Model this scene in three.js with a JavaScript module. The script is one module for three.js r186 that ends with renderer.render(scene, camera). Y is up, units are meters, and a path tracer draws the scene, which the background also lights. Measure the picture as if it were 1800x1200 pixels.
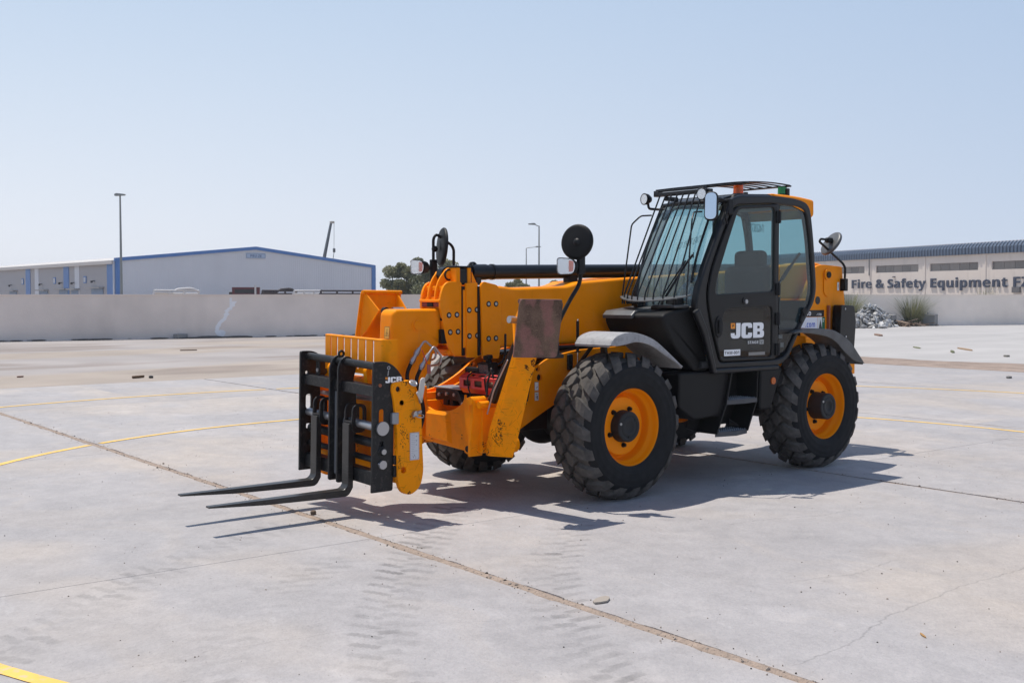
import * as THREE from 'three';
import { mergeGeometries, mergeVertices } from 'three/addons/utils/BufferGeometryUtils.js';
import { RoundedBoxGeometry } from 'three/addons/geometries/RoundedBoxGeometry.js';
import { TextGeometry } from 'three/addons/geometries/TextGeometry.js';
import { FontLoader } from 'three/addons/loaders/FontLoader.js';

// ---------------------------------------------------------------- camera, sky, sun, exposure
// world axes: +X is the machine's forward direction, +Y up, +Z its right-hand side; origin on the ground under the front axle
const scene = new THREE.Scene();
const camera = new THREE.PerspectiveCamera(34.25, 1024 / 682, 0.1, 3000);
camera.position.set(6.6585, 1.7168, -7.5906);
camera.lookAt(6.6585 - 0.63813, 1.7168 - 0.042057, -7.5906 + 0.76878);

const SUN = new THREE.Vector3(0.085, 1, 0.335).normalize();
{
  const w = 1024, h = 512, d = new Float32Array(w * h * 4);
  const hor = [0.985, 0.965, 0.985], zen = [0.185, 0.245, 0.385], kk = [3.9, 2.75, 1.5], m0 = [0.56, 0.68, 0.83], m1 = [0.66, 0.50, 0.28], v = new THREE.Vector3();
  for (let j = 0; j < h; j++) for (let i = 0; i < w; i++) {
    const el = ((j + 0.5) / h - 0.5) * Math.PI, az = ((i + 0.5) / w - 0.5) * 2 * Math.PI;
    v.set(Math.cos(el) * Math.cos(az), Math.sin(el), Math.cos(el) * Math.sin(az));
    const g = Math.acos(Math.min(1, v.dot(SUN))) * 180 / Math.PI, q = Math.min(1, Math.max(0, (98 - g) / 46)), b = Math.min(1, Math.max(0, (g - 86) / 26)), s = q * q * (3 - 2 * q) + 0.95 * b * b * (3 - 2 * b), e = Math.max(el, 0);   // brighter towards the sun; rise opposite it added to fill shaded faces
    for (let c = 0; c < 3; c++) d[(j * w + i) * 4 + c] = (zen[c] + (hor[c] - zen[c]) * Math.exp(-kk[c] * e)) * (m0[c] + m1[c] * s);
    d[(j * w + i) * 4 + 3] = 1;
  }
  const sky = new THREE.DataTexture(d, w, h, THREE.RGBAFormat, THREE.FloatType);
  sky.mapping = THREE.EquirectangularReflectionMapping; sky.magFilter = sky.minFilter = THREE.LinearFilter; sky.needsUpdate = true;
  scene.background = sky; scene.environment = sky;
}
const sun = new THREE.DirectionalLight(new THREE.Color().setRGB(1, 0.945, 0.86), 4.95);
sun.position.copy(SUN).multiplyScalar(60); sun.castShadow = true;
sun.shadow.mapSize.set(4096, 4096);
Object.assign(sun.shadow.camera, { left: -12, right: 12, top: 12, bottom: -12, near: 1, far: 140 });
scene.add(sun, sun.target);
const renderer = new THREE.WebGLRenderer({ antialias: true });
renderer.toneMapping = THREE.LinearToneMapping; renderer.toneMappingExposure = 1.0;
renderer.shadowMap.enabled = true; renderer.setSize(1024, 682);

// ---------------------------------------------------------------- helpers
let seed = 7;
const rnd = () => { seed = (seed * 1664525 + 1013904223) >>> 0; return seed / 4294967296; };
const rr = (a, b) => a + (b - a) * rnd();
const lin = (r, g, b) => new THREE.Color().setRGB(r, g, b);
const names = {};
function numbered(n) { const k = names[n] = (names[n] ?? -1) + 1; return k ? `${n}_${String(k).padStart(3, '0')}` : n; }
function tag(o, label, category, group, kind) {
  if (label) o.userData.label = label; if (category) o.userData.category = category;
  if (group) o.userData.group = group; if (kind) o.userData.kind = kind; return o;
}
function thing(name, label, category, pos = [0, 0, 0], group) {
  const o = new THREE.Group(); o.name = numbered(name); o.position.set(...pos); scene.add(o); return tag(o, label, category, group);
}
function boxUV(g) {                                     // uv in metres, by the way each face points
  g = g.index ? g.toNonIndexed() : g; const p = g.attributes.position, n = p.count, uv = new Float32Array(n * 2);
  const a = new THREE.Vector3(), b = new THREE.Vector3(), c = new THREE.Vector3();
  for (let i = 0; i < n; i += 3) {
    a.fromBufferAttribute(p, i); b.fromBufferAttribute(p, i + 1).sub(a); c.fromBufferAttribute(p, i + 2).sub(a); b.cross(c);
    const x = Math.abs(b.x), y = Math.abs(b.y), z = Math.abs(b.z);
    for (let k = 0; k < 3; k++) {
      const X = p.getX(i + k), Y = p.getY(i + k), Z = p.getZ(i + k), q = (i + k) * 2;
      if (y >= x && y >= z) { uv[q] = X; uv[q + 1] = Z; } else if (x >= z) { uv[q] = Z; uv[q + 1] = Y; } else { uv[q] = X; uv[q + 1] = Y; }
    }
  }
  g.setAttribute('uv', new THREE.BufferAttribute(uv, 2)); return g;
}
function merge(list) {
  list = (Array.isArray(list) ? list.flat(9) : [list]).filter(Boolean).map((g) => { const q = g.index ? g.toNonIndexed() : g; for (const k of Object.keys(q.attributes)) if (!['position', 'normal', 'uv', 'color'].includes(k)) q.deleteAttribute(k); if (!q.attributes.uv) boxUV(q); return q; });
  return list.length > 1 ? mergeGeometries(list) : list[0];
}
function mesh(name, geos, mat, parent, raw) {
  let g = merge(geos); if (!raw) g = boxUV(g);
  const m = new THREE.Mesh(g, mat); m.castShadow = m.receiveShadow = true;
  m.name = parent ? name : numbered(name); (parent || scene).add(m); return m;
}
function part(name, parent) { const g = new THREE.Group(); g.name = name; parent.add(g); return g; }
function fillet(pts, r, n = 4) {                        // round the corners of a closed 2D outline
  const out = [], N = pts.length;
  for (let i = 0; i < N; i++) {
    const p = pts[i], a = pts[(i + N - 1) % N], b = pts[(i + 1) % N], R = p[2] ?? r;
    const la = Math.hypot(a[0] - p[0], a[1] - p[1]), lb = Math.hypot(b[0] - p[0], b[1] - p[1]), q = Math.min(R, la * 0.48, lb * 0.48);
    if (q < 1e-4) { out.push([p[0], p[1]]); continue; }
    const s = [p[0] + (a[0] - p[0]) * q / la, p[1] + (a[1] - p[1]) * q / la], e = [p[0] + (b[0] - p[0]) * q / lb, p[1] + (b[1] - p[1]) * q / lb];
    for (let k = 0; k <= n; k++) { const t = k / n, u = 1 - t; out.push([u * u * s[0] + 2 * u * t * p[0] + t * t * e[0], u * u * s[1] + 2 * u * t * p[1] + t * t * e[1]]); }
  }
  return out;
}
const toShape = (pts, holes = []) => { const s = new THREE.Shape(pts.map((p) => new THREE.Vector2(p[0], p[1]))); for (const h of holes) s.holes.push(new THREE.Path(h.map((p) => new THREE.Vector2(p[0], p[1])))); return s; };
const circ = (x, y, r, n = 16) => Array.from({ length: n }, (_, i) => [x + r * Math.cos(-i / n * 6.2832), y + r * Math.sin(-i / n * 6.2832)]);
const slot = (x, y, w, h, n = 5) => fillet([[x - w / 2, y - h / 2], [x + w / 2, y - h / 2], [x + w / 2, y + h / 2], [x - w / 2, y + h / 2]], Math.min(w, h) / 2, n);
// XY outline extruded from z0 to z1
function exZ(pts, z0, z1, o = {}) {
  const t = Math.abs(z1 - z0), b = Math.min(o.bevel ?? 0.005, t * 0.4);
  const g = new THREE.ExtrudeGeometry(toShape(o.r ? fillet(pts, o.r, o.n ?? 4) : pts, o.holes), { depth: t - 2 * b, bevelEnabled: b > 0, bevelSize: b, bevelThickness: b, bevelOffset: -b, bevelSegments: o.bs ?? 2, curveSegments: 6 });
  g.translate(0, 0, Math.min(z0, z1) + b); return g;
}
// ZY outline (given as [z, y]) extruded along x
function exX(pts, x0, x1, o = {}) { const g = exZ(pts.map((p) => [-p[0], p[1], p[2]]), x0, x1, { ...o, holes: o.holes?.map((h) => h.map((p) => [-p[0], p[1]])) }); g.rotateY(Math.PI / 2); return g; }
// XZ outline (given as [x, z]) extruded along y
function exY(pts, y0, y1, o = {}) { const g = exZ(pts.map((p) => [p[0], -p[1], p[2]]), y0, y1, { ...o, holes: o.holes?.map((h) => h.map((p) => [p[0], -p[1]])) }); g.rotateX(-Math.PI / 2); return g; }
function box(x0, x1, y0, y1, z0, z1, r = 0.008) {
  const a = Math.abs(x1 - x0), b = Math.abs(y1 - y0), c = Math.abs(z1 - z0);
  const g = new RoundedBoxGeometry(a, b, c, 2, Math.min(r, a * 0.45, b * 0.45, c * 0.45)); g.translate((x0 + x1) / 2, (y0 + y1) / 2, (z0 + z1) / 2); return g;
}
function plain(x0, x1, y0, y1, z0, z1) { const g = new THREE.BoxGeometry(Math.abs(x1 - x0), Math.abs(y1 - y0), Math.abs(z1 - z0)); g.translate((x0 + x1) / 2, (y0 + y1) / 2, (z0 + z1) / 2); return g; }
const V = (p) => new THREE.Vector3(p[0], p[1], p[2]);
function cyl(p0, p1, r, seg = 16, r1 = r) {
  const a = V(p0), b = V(p1), d = b.clone().sub(a), L = d.length(), g = new THREE.CylinderGeometry(r1, r, L, seg);
  g.translate(0, L / 2, 0); g.applyQuaternion(new THREE.Quaternion().setFromUnitVectors(new THREE.Vector3(0, 1, 0), d.normalize())); g.translate(a.x, a.y, a.z); return g;
}
function tube(pts, r, bend = 0.05, seg = 8) {
  const P = pts.map(V), c = new THREE.CurvePath(); let cur = P[0]; let n = 0;
  for (let i = 1; i < P.length; i++) {
    if (i < P.length - 1) {
      const la = P[i].distanceTo(P[i - 1]), lb = P[i].distanceTo(P[i + 1]), q = Math.min(bend, la * 0.49, lb * 0.49);
      const s = P[i].clone().lerp(P[i - 1], q / la), e = P[i].clone().lerp(P[i + 1], q / lb);
      c.add(new THREE.LineCurve3(cur, s)); c.add(new THREE.QuadraticBezierCurve3(s, P[i], e)); cur = e; n += 12;
    } else c.add(new THREE.LineCurve3(cur, P[i]));
  }
  const g = new THREE.TubeGeometry(c, Math.max(n * 2, 2), r, seg, false);
  return [g, new THREE.SphereGeometry(r * 0.999, seg, 6).translate(...pts[0]), new THREE.SphereGeometry(r * 0.999, seg, 6).translate(...pts[pts.length - 1])];
}
function lathe(prof, seg = 48) { return new THREE.LatheGeometry(prof.map((p) => new THREE.Vector2(p[0], p[1])), seg); }   // [radius, along y]
// a closed loft through sections of equal point count
function loft(secs, caps = true) {
  const n = secs[0].length, pos = [];
  const quad = (a, b, c, d) => pos.push(...a, ...b, ...c, ...a, ...c, ...d);
  for (let i = 0; i < secs.length - 1; i++) for (let k = 0; k < n; k++) { const l = (k + 1) % n; quad(secs[i][k], secs[i][l], secs[i + 1][l], secs[i + 1][k]); }
  if (caps) for (const [s, f] of [[secs[0], 1], [secs[secs.length - 1], 0]]) for (let k = 1; k < n - 1; k++) f ? pos.push(...s[0], ...s[k + 1], ...s[k]) : pos.push(...s[0], ...s[k], ...s[k + 1]);
  const g = new THREE.BufferGeometry(); g.setAttribute('position', new THREE.Float32BufferAttribute(pos, 3)); g.computeVertexNormals(); return g;
}
function smooth(g) { g.deleteAttribute('uv'); g.deleteAttribute('normal'); g = mergeVertices(g, 1e-4); g.computeVertexNormals(); return g; }

// value noise on a wrapped lattice
const LN = 256, lat = new Float32Array(LN * LN); for (let i = 0; i < lat.length; i++) lat[i] = rnd();
function vn(x, y, px = LN, py = LN) {
  const xi = Math.floor(x), yi = Math.floor(y); let fx = x - xi, fy = y - yi; fx = fx * fx * (3 - 2 * fx); fy = fy * fy * (3 - 2 * fy);
  const x0 = ((xi % px) + px) % px, x1 = (x0 + 1) % px, y0 = (((yi % py) + py) % py) * LN, y1 = (((yi + 1) % py + py) % py) * LN;
  const a = lat[y0 + x0], b = lat[y0 + x1], c = lat[y1 + x0], d = lat[y1 + x1];
  return a + (b - a) * fx + (c - a) * fy + (a - b - c + d) * fx * fy;
}
function fbm(x, y, o = 4, px = LN, py = LN) { let s = 0, w = 0.5, t = 0; for (let i = 0; i < o; i++) { s += w * vn(x, y, px, py); t += w; x = x * 2; y = y * 2; px = Math.min(LN, px * 2); py = Math.min(LN, py * 2); w *= 0.5; } return s / t; }
const sm = (a, b, x) => { const t = Math.min(1, Math.max(0, (x - a) / (b - a))); return t * t * (3 - 2 * t); };
const toS = (v) => 255 * (v <= 0.0031308 ? v * 12.92 : 1.055 * Math.pow(v, 1 / 2.4) - 0.055);
function tex(n, fn, o = {}) {                           // fn(u, v) -> linear [r, g, b]
  const d = new Uint8Array(n * n * 4);
  for (let j = 0; j < n; j++) for (let i = 0; i < n; i++) {
    const c = fn((i + 0.5) / n, (j + 0.5) / n), q = (j * n + i) * 4;
    if (o.data) { d[q] = d[q + 1] = d[q + 2] = Math.max(0, Math.min(255, c * 255)); } else for (let k = 0; k < 3; k++) d[q + k] = Math.max(0, Math.min(255, toS(Math.max(0, c[k])) + 0.5));
    d[q + 3] = 255;
  }
  const t = new THREE.DataTexture(d, n, n); t.wrapS = t.wrapT = THREE.RepeatWrapping; t.magFilter = THREE.LinearFilter; t.minFilter = THREE.LinearMipmapLinearFilter; t.generateMipmaps = true;
  if (!o.data) t.colorSpace = THREE.SRGBColorSpace; if (o.size) t.repeat.set(1 / o.size, 1 / o.size); if (o.off) t.offset.set(...o.off); t.needsUpdate = true; return t;
}
function canvasTex(w, h, draw, o = {}) {
  const c = document.createElement('canvas'); c.width = w; c.height = h; const x = c.getContext('2d'); draw(x, w, h);
  const t = new THREE.CanvasTexture(c); t.colorSpace = THREE.SRGBColorSpace; t.wrapS = t.wrapT = THREE.RepeatWrapping; if (o.size) t.repeat.set(1 / o.size, 1 / o.size); return t;
}
// ---------------------------------------------------------------- materials
const std = (c, rough, o = {}) => new THREE.MeshStandardMaterial({ color: c, roughness: rough, ...o });
const phy = (c, rough, o = {}) => new THREE.MeshPhysicalMaterial({ color: c, roughness: rough, ...o });
const OR = [0.97, 0.295, 0.001];
const paintTex = tex(512, (u, v) => { const n = fbm(u * 8, v * 8, 4, 8, 8), f = vn(u * 160, v * 160, 160, 160), k = 0.96 + 0.16 * (n - 0.5) - 0.04 * sm(0.8, 0.95, vn(u * 30 + 7, v * 30, 30, 30)), s = f > 0.985 ? 0.86 : 1; const st = vn(u * 46, v * 5 + 3, 46, 5), d = 0.05 * sm(0.45, 0.8, n) + 0.05 * sm(0.7, 0.95, st) * sm(0.4, 0.7, n); return [OR[0] * k * s * (1 - d) + 0.3 * d, OR[1] * k * s * (1 - d) + 0.26 * d, OR[2] * k + 0.18 * d]; }, { size: 1.1 });
const fineBump = tex(256, (u, v) => 0.5 + 0.25 * (vn(u * 64, v * 64, 64, 64) - 0.5) + 0.25 * (vn(u * 128, v * 128, 128, 128) - 0.5), { data: true, size: 0.35 });
function wornTex(sd, chips, strokes) {                  // chipped and scratched orange paint
  return canvasTex(1024, 1024, (x, w, h) => {
    seed = sd; x.fillStyle = 'rgb(249,149,3)'; x.fillRect(0, 0, w, h);
    for (let i = 0; i < 260; i++) { x.fillStyle = `rgba(${190 + rr(0, 40) | 0},${120 + rr(0, 30) | 0},${30 + rr(0, 30) | 0},0.10)`; x.beginPath(); x.ellipse(rr(0, w), rr(0, h), rr(10, 70), rr(8, 60), rr(0, 3), 0, 7); x.fill(); }
    for (let i = 0; i < strokes; i++) { const a = rnd() < 0.55 ? rr(-0.25, 0.25) : rr(0.6, 2.4), L = rr(10, 90), X = rr(0, w), Y = rr(0, h); x.strokeStyle = `rgba(${60 + rr(0, 40) | 0},${36 + rr(0, 20) | 0},14,${rr(0.25, 0.75)})`; x.lineWidth = rr(0.8, 2.4); x.beginPath(); x.moveTo(X, Y); x.quadraticCurveTo(X + Math.cos(a) * L / 2 + rr(-6, 6), Y + Math.sin(a) * L / 2 + rr(-6, 6), X + Math.cos(a) * L, Y + Math.sin(a) * L); x.stroke(); }
    for (let c = 0; c < chips; c++) { const cx = rr(0, w), cy = rr(0, h), R = rr(14, 70), m = rr(8, 46) | 0; for (let i = 0; i < m; i++) { const q = rr(0, 6.28), d = R * Math.sqrt(rnd()); x.fillStyle = `rgba(${46 + rr(0, 40) | 0},${28 + rr(0, 20) | 0},${14 + rr(0, 10) | 0},${rr(0.5, 0.95)})`; x.beginPath(); x.ellipse(cx + Math.cos(q) * d * 0.6, cy + Math.sin(q) * d, rr(1, 5), rr(1, 8), rr(0, 3), 0, 7); x.fill(); } }
  }, { size: 1.0 });
}
const M = {
  paint: phy(0xffffff, 0.4, { map: paintTex, specularIntensity: 0.2, bumpMap: fineBump, bumpScale: 0.0006 }),
  worn: phy(0xffffff, 0.5, { map: wornTex(11, 9, 60), specularIntensity: 0.2 }),
  scraped: phy(0xffffff, 0.55, { map: wornTex(23, 46, 420), specularIntensity: 0.2 }),
  rim: phy(lin(0.94, 0.285, 0.001), 0.42, { specularIntensity: 0.25 }),
  black: phy(lin(0.012, 0.0115, 0.011), 0.45, { specularIntensity: 0.55, bumpMap: fineBump, bumpScale: 0.0008 }),
  satin: phy(lin(0.007, 0.007, 0.008), 0.34, { specularIntensity: 0.7 }),
  plastic: phy(lin(0.008, 0.0075, 0.0075), 0.5, { specularIntensity: 0.4, bumpMap: fineBump, bumpScale: 0.0015 }),
  steps: std(lin(0.10, 0.10, 0.105), 0.6, { metalness: 0.5 }),
  hub: phy(lin(0.026, 0.026, 0.027), 0.55, { specularIntensity: 0.5, bumpMap: fineBump, bumpScale: 0.002 }),
  chrome: std(lin(0.62, 0.62, 0.64), 0.22, { metalness: 1 }),
  zinc: std(lin(0.42, 0.42, 0.43), 0.42, { metalness: 0.85 }),
  hose: phy(lin(0.008, 0.008, 0.009), 0.5, { specularIntensity: 0.5 }),
  inside: std(lin(0.02, 0.02, 0.022), 0.8),
  seat: std(lin(0.045, 0.046, 0.05), 0.9),
  glass: phy(lin(0.45, 0.65, 0.67), 0.0, { transmission: 0.95, thickness: 0, ior: 1.45 }),
  screen: phy(lin(0.60, 0.78, 0.80), 0.0, { transmission: 0.8, thickness: 0, ior: 1.45 }),
  smoke: phy(lin(0.42, 0.46, 0.47), 0.02, { transmission: 1, thickness: 0, ior: 1.45 }),
  lamp: phy(lin(0.97, 0.97, 0.97), 0.08, { transmission: 0.9, thickness: 0, ior: 1.45 }),
  mirror: std(lin(0.85, 0.86, 0.86), 0.03, { metalness: 1 }),
  red: phy(lin(0.62, 0.035, 0.03), 0.5, { clearcoat: 0.15 }),
  amber: phy(lin(0.95, 0.20, 0.015), 0.2, { transmission: 0.45, thickness: 0 }),
  green: phy(lin(0.01, 0.30, 0.11), 0.2, { transmission: 0.35, thickness: 0 }),
  wood: std(lin(0.22, 0.15, 0.09), 0.9),
};
M.carriage = phy(0xffffff, 0.46, { specularIntensity: 0.6, map: tex(512, (u, v) => { const n = fbm(u * 10, v * 10, 4, 10, 10), s = sm(0.62, 0.74, fbm(u * 26 + 9, v * 26, 3, 26, 26)), b = 0.007 + 0.010 * n; return [b + s * 0.022, b + s * 0.017, b * 1.05 + s * 0.015]; }, { size: 0.5 }), bumpMap: fineBump, bumpScale: 0.001 });
M.tyre = phy(0xffffff, 0.75, { specularIntensity: 0.5, map: tex(256, (u, v) => { const n = fbm(u * 8, v * 8, 4, 8, 8); const b = 0.008 + 0.009 * n; return [b, b, b * 1.06]; }, { size: 0.4 }) });
M.tread = std(0xffffff, 0.9, { map: tex(512, (u, v) => { const n = fbm(u * 9, v * 9, 5, 9, 9), p = vn(u * 200, v * 200, 200, 200); let b = 0.032 + 0.082 * n; if (p > 0.93) b *= 0.55; return [b * 1.1, b * 0.97, b * 0.85]; }, { size: 0.4 }), bumpMap: fineBump, bumpScale: 0.003 });
M.fender = phy(0xffffff, 0.42, { map: tex(512, (u, v) => { const n = fbm(u * 7, v * 7, 5, 7, 7), s = vn(u * 90, v * 18, 90, 18) > 0.9 ? 0.03 : 0; const b = 0.045 + 0.065 * n + s; return [b, b, b]; }, { size: 0.7 }), bumpMap: fineBump, bumpScale: 0.001 });
M.fenderDust = phy(0xffffff, 0.5, { map: tex(512, (u, v) => { const n = fbm(u * 6, v * 6, 5, 6, 6), s = sm(0.55, 0.7, fbm(u * 30, v * 30, 3, 30, 30)); const b = 0.27 + 0.10 * n - 0.06 * s; return [b, b * 0.99, b * 0.99]; }, { size: 0.7 }), bumpMap: fineBump, bumpScale: 0.001 });
M.plate = phy(0xffffff, 0.75, { specularIntensity: 0.35, map: tex(512, (u, v) => {
  const n = fbm(u * 5, v * 5, 5, 5, 5), r = sm(0.48, 0.68, fbm(u * 6 + 3, v * 5 + 1, 5, 6, 5)), f = vn(u * 120, v * 120, 120, 120), s = vn(u * 14, v * 100, 14, 100) > 0.86 ? 0.03 : 0;
  const g = 0.13 + 0.17 * (n - 0.5) + 0.06 * (f - 0.5) + s * 1.6; const q = r * 0.75; return [g * 1.12 * (1 - q) + q * (0.22 + 0.08 * f), g * 0.68 * (1 - q) + q * (0.10 + 0.03 * f), g * 0.46 * (1 - q) + q * (0.085 + 0.02 * f)]; }, { size: 0.6 }), bumpMap: fineBump, bumpScale: 0.002 });
M.forged = phy(0xffffff, 0.36, { map: tex(512, (u, v) => { const n = fbm(u * 8, v * 8, 4, 8, 8), s = vn(u * 12, v * 90, 12, 90), b = 0.012 + 0.016 * n + (s > 0.8 ? 0.012 : 0); return [b * 1.1, b, b * 0.95]; }, { size: 0.6 }), bumpMap: fineBump, bumpScale: 0.0008 });
M.fwd = phy(lin(0.30, 0.31, 0.33), 0.45, { metalness: 0.6 });
function decal(w, h, draw, o = {}) {                    // a printed sticker
  const t = canvasTex(w, h, draw); t.wrapS = t.wrapT = THREE.ClampToEdgeWrapping;
  return phy(0xffffff, 0.45, { map: t, ...(o.cut ? { alphaMap: canvasTex(w, h, o.cut), transparent: true, alphaTest: 0.4 } : {}) });
}
function sticker(name, mat, x0, x1, y0, y1, z, parent) { // faces -Z; text reads from front (+X) to back
  const g = new THREE.PlaneGeometry(Math.abs(x1 - x0), Math.abs(y1 - y0)); g.rotateY(Math.PI); g.translate((x0 + x1) / 2, (y0 + y1) / 2, z);
  return mesh(name, g, mat, parent, true);
}
// the maker's three-letter mark: print colours and cut-out
const big = (bg) => (x, w, h) => { x.fillStyle = bg ? '#000' : '#fff'; x.fillRect(0, 0, w, h); x.fillStyle = bg ? '#fff' : '#f2910c'; x.fillRect(8, 26, 64, 84); x.fillStyle = bg ? '#fff' : '#3a2409'; if (!bg) { x.fillRect(32, 48, 9, 40); x.fillRect(32, 48, 22, 8); x.fillRect(45, 48, 9, 24); x.fillRect(32, 66, 22, 7); } x.fillStyle = '#f4f3f2'; if (bg) x.fillStyle = '#fff';
  const L = (f) => { x.beginPath(); f(); x.fill(); };
  // J
  L(() => { x.moveTo(84, 26); x.lineTo(150, 26); x.lineTo(150, 200); x.quadraticCurveTo(150, 258, 92, 258); x.lineTo(62, 258); x.quadraticCurveTo(8, 258, 8, 204); x.lineTo(8, 176); x.lineTo(66, 176); x.lineTo(66, 196); x.quadraticCurveTo(66, 208, 76, 208); x.quadraticCurveTo(86, 208, 86, 196); x.lineTo(86, 26); });
  // C
  L(() => { x.moveTo(212, 26); x.lineTo(276, 26); x.quadraticCurveTo(324, 26, 324, 74); x.lineTo(324, 104); x.lineTo(262, 104); x.lineTo(262, 88); x.quadraticCurveTo(262, 76, 250, 76); x.lineTo(240, 76); x.quadraticCurveTo(228, 76, 228, 88); x.lineTo(228, 196); x.quadraticCurveTo(228, 208, 240, 208); x.lineTo(250, 208); x.quadraticCurveTo(262, 208, 262, 196); x.lineTo(262, 176); x.lineTo(324, 176); x.lineTo(324, 210); x.quadraticCurveTo(324, 258, 276, 258); x.lineTo(212, 258); x.quadraticCurveTo(164, 258, 164, 210); x.lineTo(164, 74); x.quadraticCurveTo(164, 26, 212, 26); });
  // B
  L(() => { x.moveTo(338, 26); x.lineTo(450, 26); x.quadraticCurveTo(498, 26, 498, 72); x.lineTo(498, 104); x.quadraticCurveTo(498, 132, 474, 140); x.quadraticCurveTo(504, 148, 504, 180); x.lineTo(504, 210); x.quadraticCurveTo(504, 258, 456, 258); x.lineTo(338, 258); x.closePath(); x.moveTo(402, 76); x.lineTo(402, 116); x.lineTo(426, 116); x.quadraticCurveTo(438, 116, 438, 104); x.lineTo(438, 88); x.quadraticCurveTo(438, 76, 426, 76); x.closePath(); x.moveTo(402, 164); x.lineTo(402, 208); x.lineTo(430, 208); x.quadraticCurveTo(442, 208, 442, 196); x.lineTo(442, 176); x.quadraticCurveTo(442, 164, 430, 164); x.closePath(); });
};
const bigCol = (x, w, h) => { x.fillStyle = '#f4f3f2'; x.fillRect(0, 0, w, h); x.fillStyle = '#f2910c'; x.fillRect(0, 0, 78, 118); x.fillStyle = '#3a2409'; x.fillRect(30, 48, 9, 40); x.fillRect(30, 48, 24, 8); x.fillRect(46, 48, 9, 24); x.fillRect(30, 66, 24, 7); };
// ---------------------------------------------------------------- where things stand in the yard (metres)
const CIRC1 = [-0.79, -0.34, 6.34, 0.085], CIRC2 = [-1.2, -0.75, 11.55, 0.095], CRACKX = 16.85;
const OW = { truck: [-41.1, 89.4], white: [-12.4, 37.6], dark1: [-16.9, 37.0], dark2: [-19.9, 36.4], grey: [-18.2, 36.7] };
const TREES = [[-41.2, 63.4, 4.3, 1.75, 0, 'bushy dark green tree beside the warehouse corner'], [-42.1, 62.5, 4.6, 2.2, 2, 'taller round green tree behind the far headlamp'], [-43.8, 61.2, 4.5, 2.2, 1, 'green tree half hidden by the boom head'], [-48.0, 57.6, 2.9, 1.6, 1, 'low tree showing between boom and black ram tube'], [-50.2, 55.8, 2.8, 1.5, 0, 'low dark tree behind the middle of the boom'], [-52.9, 53.5, 2.9, 1.5, 2, 'small tree behind the cab front, past the boom']];
const REEDS = [[-45.9, 27.1, 1.85, 1.7, 900, 'tall thin grassy bush behind the scrap heap'], [-50.6, 26.1, 1.7, 2.0, 1000, 'spreading grassy bush around the concrete block'], [-57.5, 25.4, 2.25, 1.3, 260, 'small green bush topping the wall below the lettering']];
const RUB = [-46.6, 26.2], TIMB = [-49.6, 25.6], TYRE = [-56.0, 24.9];
const BLOCKS = [[-51.6, 25.6, 1.5, 0.62, 0.9, 'larger grey concrete block with lifting loops in the grassy bush'], [-48.3, 26.2, 1.1, 0.62, 0.8, 'smaller grey concrete block at the end of the scrap heap'], [-11.3, 36.6 - 1.9, 0.55, 0.17, 0.25, 'small dark block at the foot of the long wall']];
const LITTER = [
  ['stone_chip', 2.34, -3.18, 0.15, 0.085, 0.012, [0.30, 0.26, 0.22], 'flat pale stone chip lying beside the sandy joint', 0.3],
  ['stone_chip', 2.36, 0.03, 0.07, 0.05, 0.03, [0.12, 0.085, 0.06], 'dark brown stone lying in the sandy joint by the forks', 0.9],
  ['wood_splinter', 1.54, -4.67, 0.08, 0.014, 0.006, [0.34, 0.19, 0.07], 'tiny orange-brown splinter of wood on the slab', 0.9],
  ['leaf_litter', -2.07, 15.2, 0.34, 0.13, 0.05, [0.11, 0.065, 0.035], 'clump of dark brown debris past the slab edge', 0.4],
  ['leaf_litter', -2.28, 15.0, 0.16, 0.1, 0.05, [0.05, 0.05, 0.05], 'small black scrap beside the brown debris clump', 1.2],
  ['brick_scrap', -0.24, 16.96, 0.15, 0.08, 0.03, [0.2, 0.11, 0.08], 'small reddish brick scrap on the sandy ground', 0.2],
  ['plank_scrap', -35.3, 18.6, 1.9, 0.25, 0.07, [0.20, 0.12, 0.08], 'short brown board lying near the scrap heap', 0.7],
  ['plank_scrap', -26.6, 10.1, 1.7, 0.14, 0.05, [0.30, 0.20, 0.12], 'pale brown batten lying beside the green strip', 0.75],
  ['plank_scrap', -24.9, 9.6, 1.2, 0.14, 0.05, [0.10, 0.11, 0.05], 'greenish strip lying beside the pale batten', 0.55],
  ['plank_scrap', -26.5, 11.7, 0.9, 0.12, 0.04, [0.13, 0.14, 0.06], 'short green strip at the end of the pale batten', 0.75],
  ['plank_scrap', -23.8, 7.4, 0.4, 0.2, 0.05, [0.14, 0.13, 0.11], 'dark flat scrap on the pale hardstanding', 0.5],
  ['stone_chip', -15.8, 3.4, 0.28, 0.12, 0.04, [0.16, 0.15, 0.14], 'grey stone chip beyond the outer painted circle', 0.4],
  ['plank_scrap', -7.6, 25.4, 0.6, 0.06, 0.03, [0.14, 0.09, 0.06], 'thin dark stick on the sandy ground before the wall', -0.3]];
// ---------------------------------------------------------------- ground
const struct = (o) => tag(o, null, null, null, 'structure');
const TH = -0.028;                                       // the slab grid is turned slightly against the machine
const toL = (x, z) => [x * Math.cos(TH) - z * Math.sin(TH), x * Math.sin(TH) + z * Math.cos(TH)];
const X0 = -7.6, Z0 = -6.6, SZ = 16.4, BASE = [0.322, 0.303, 0.292];
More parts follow.
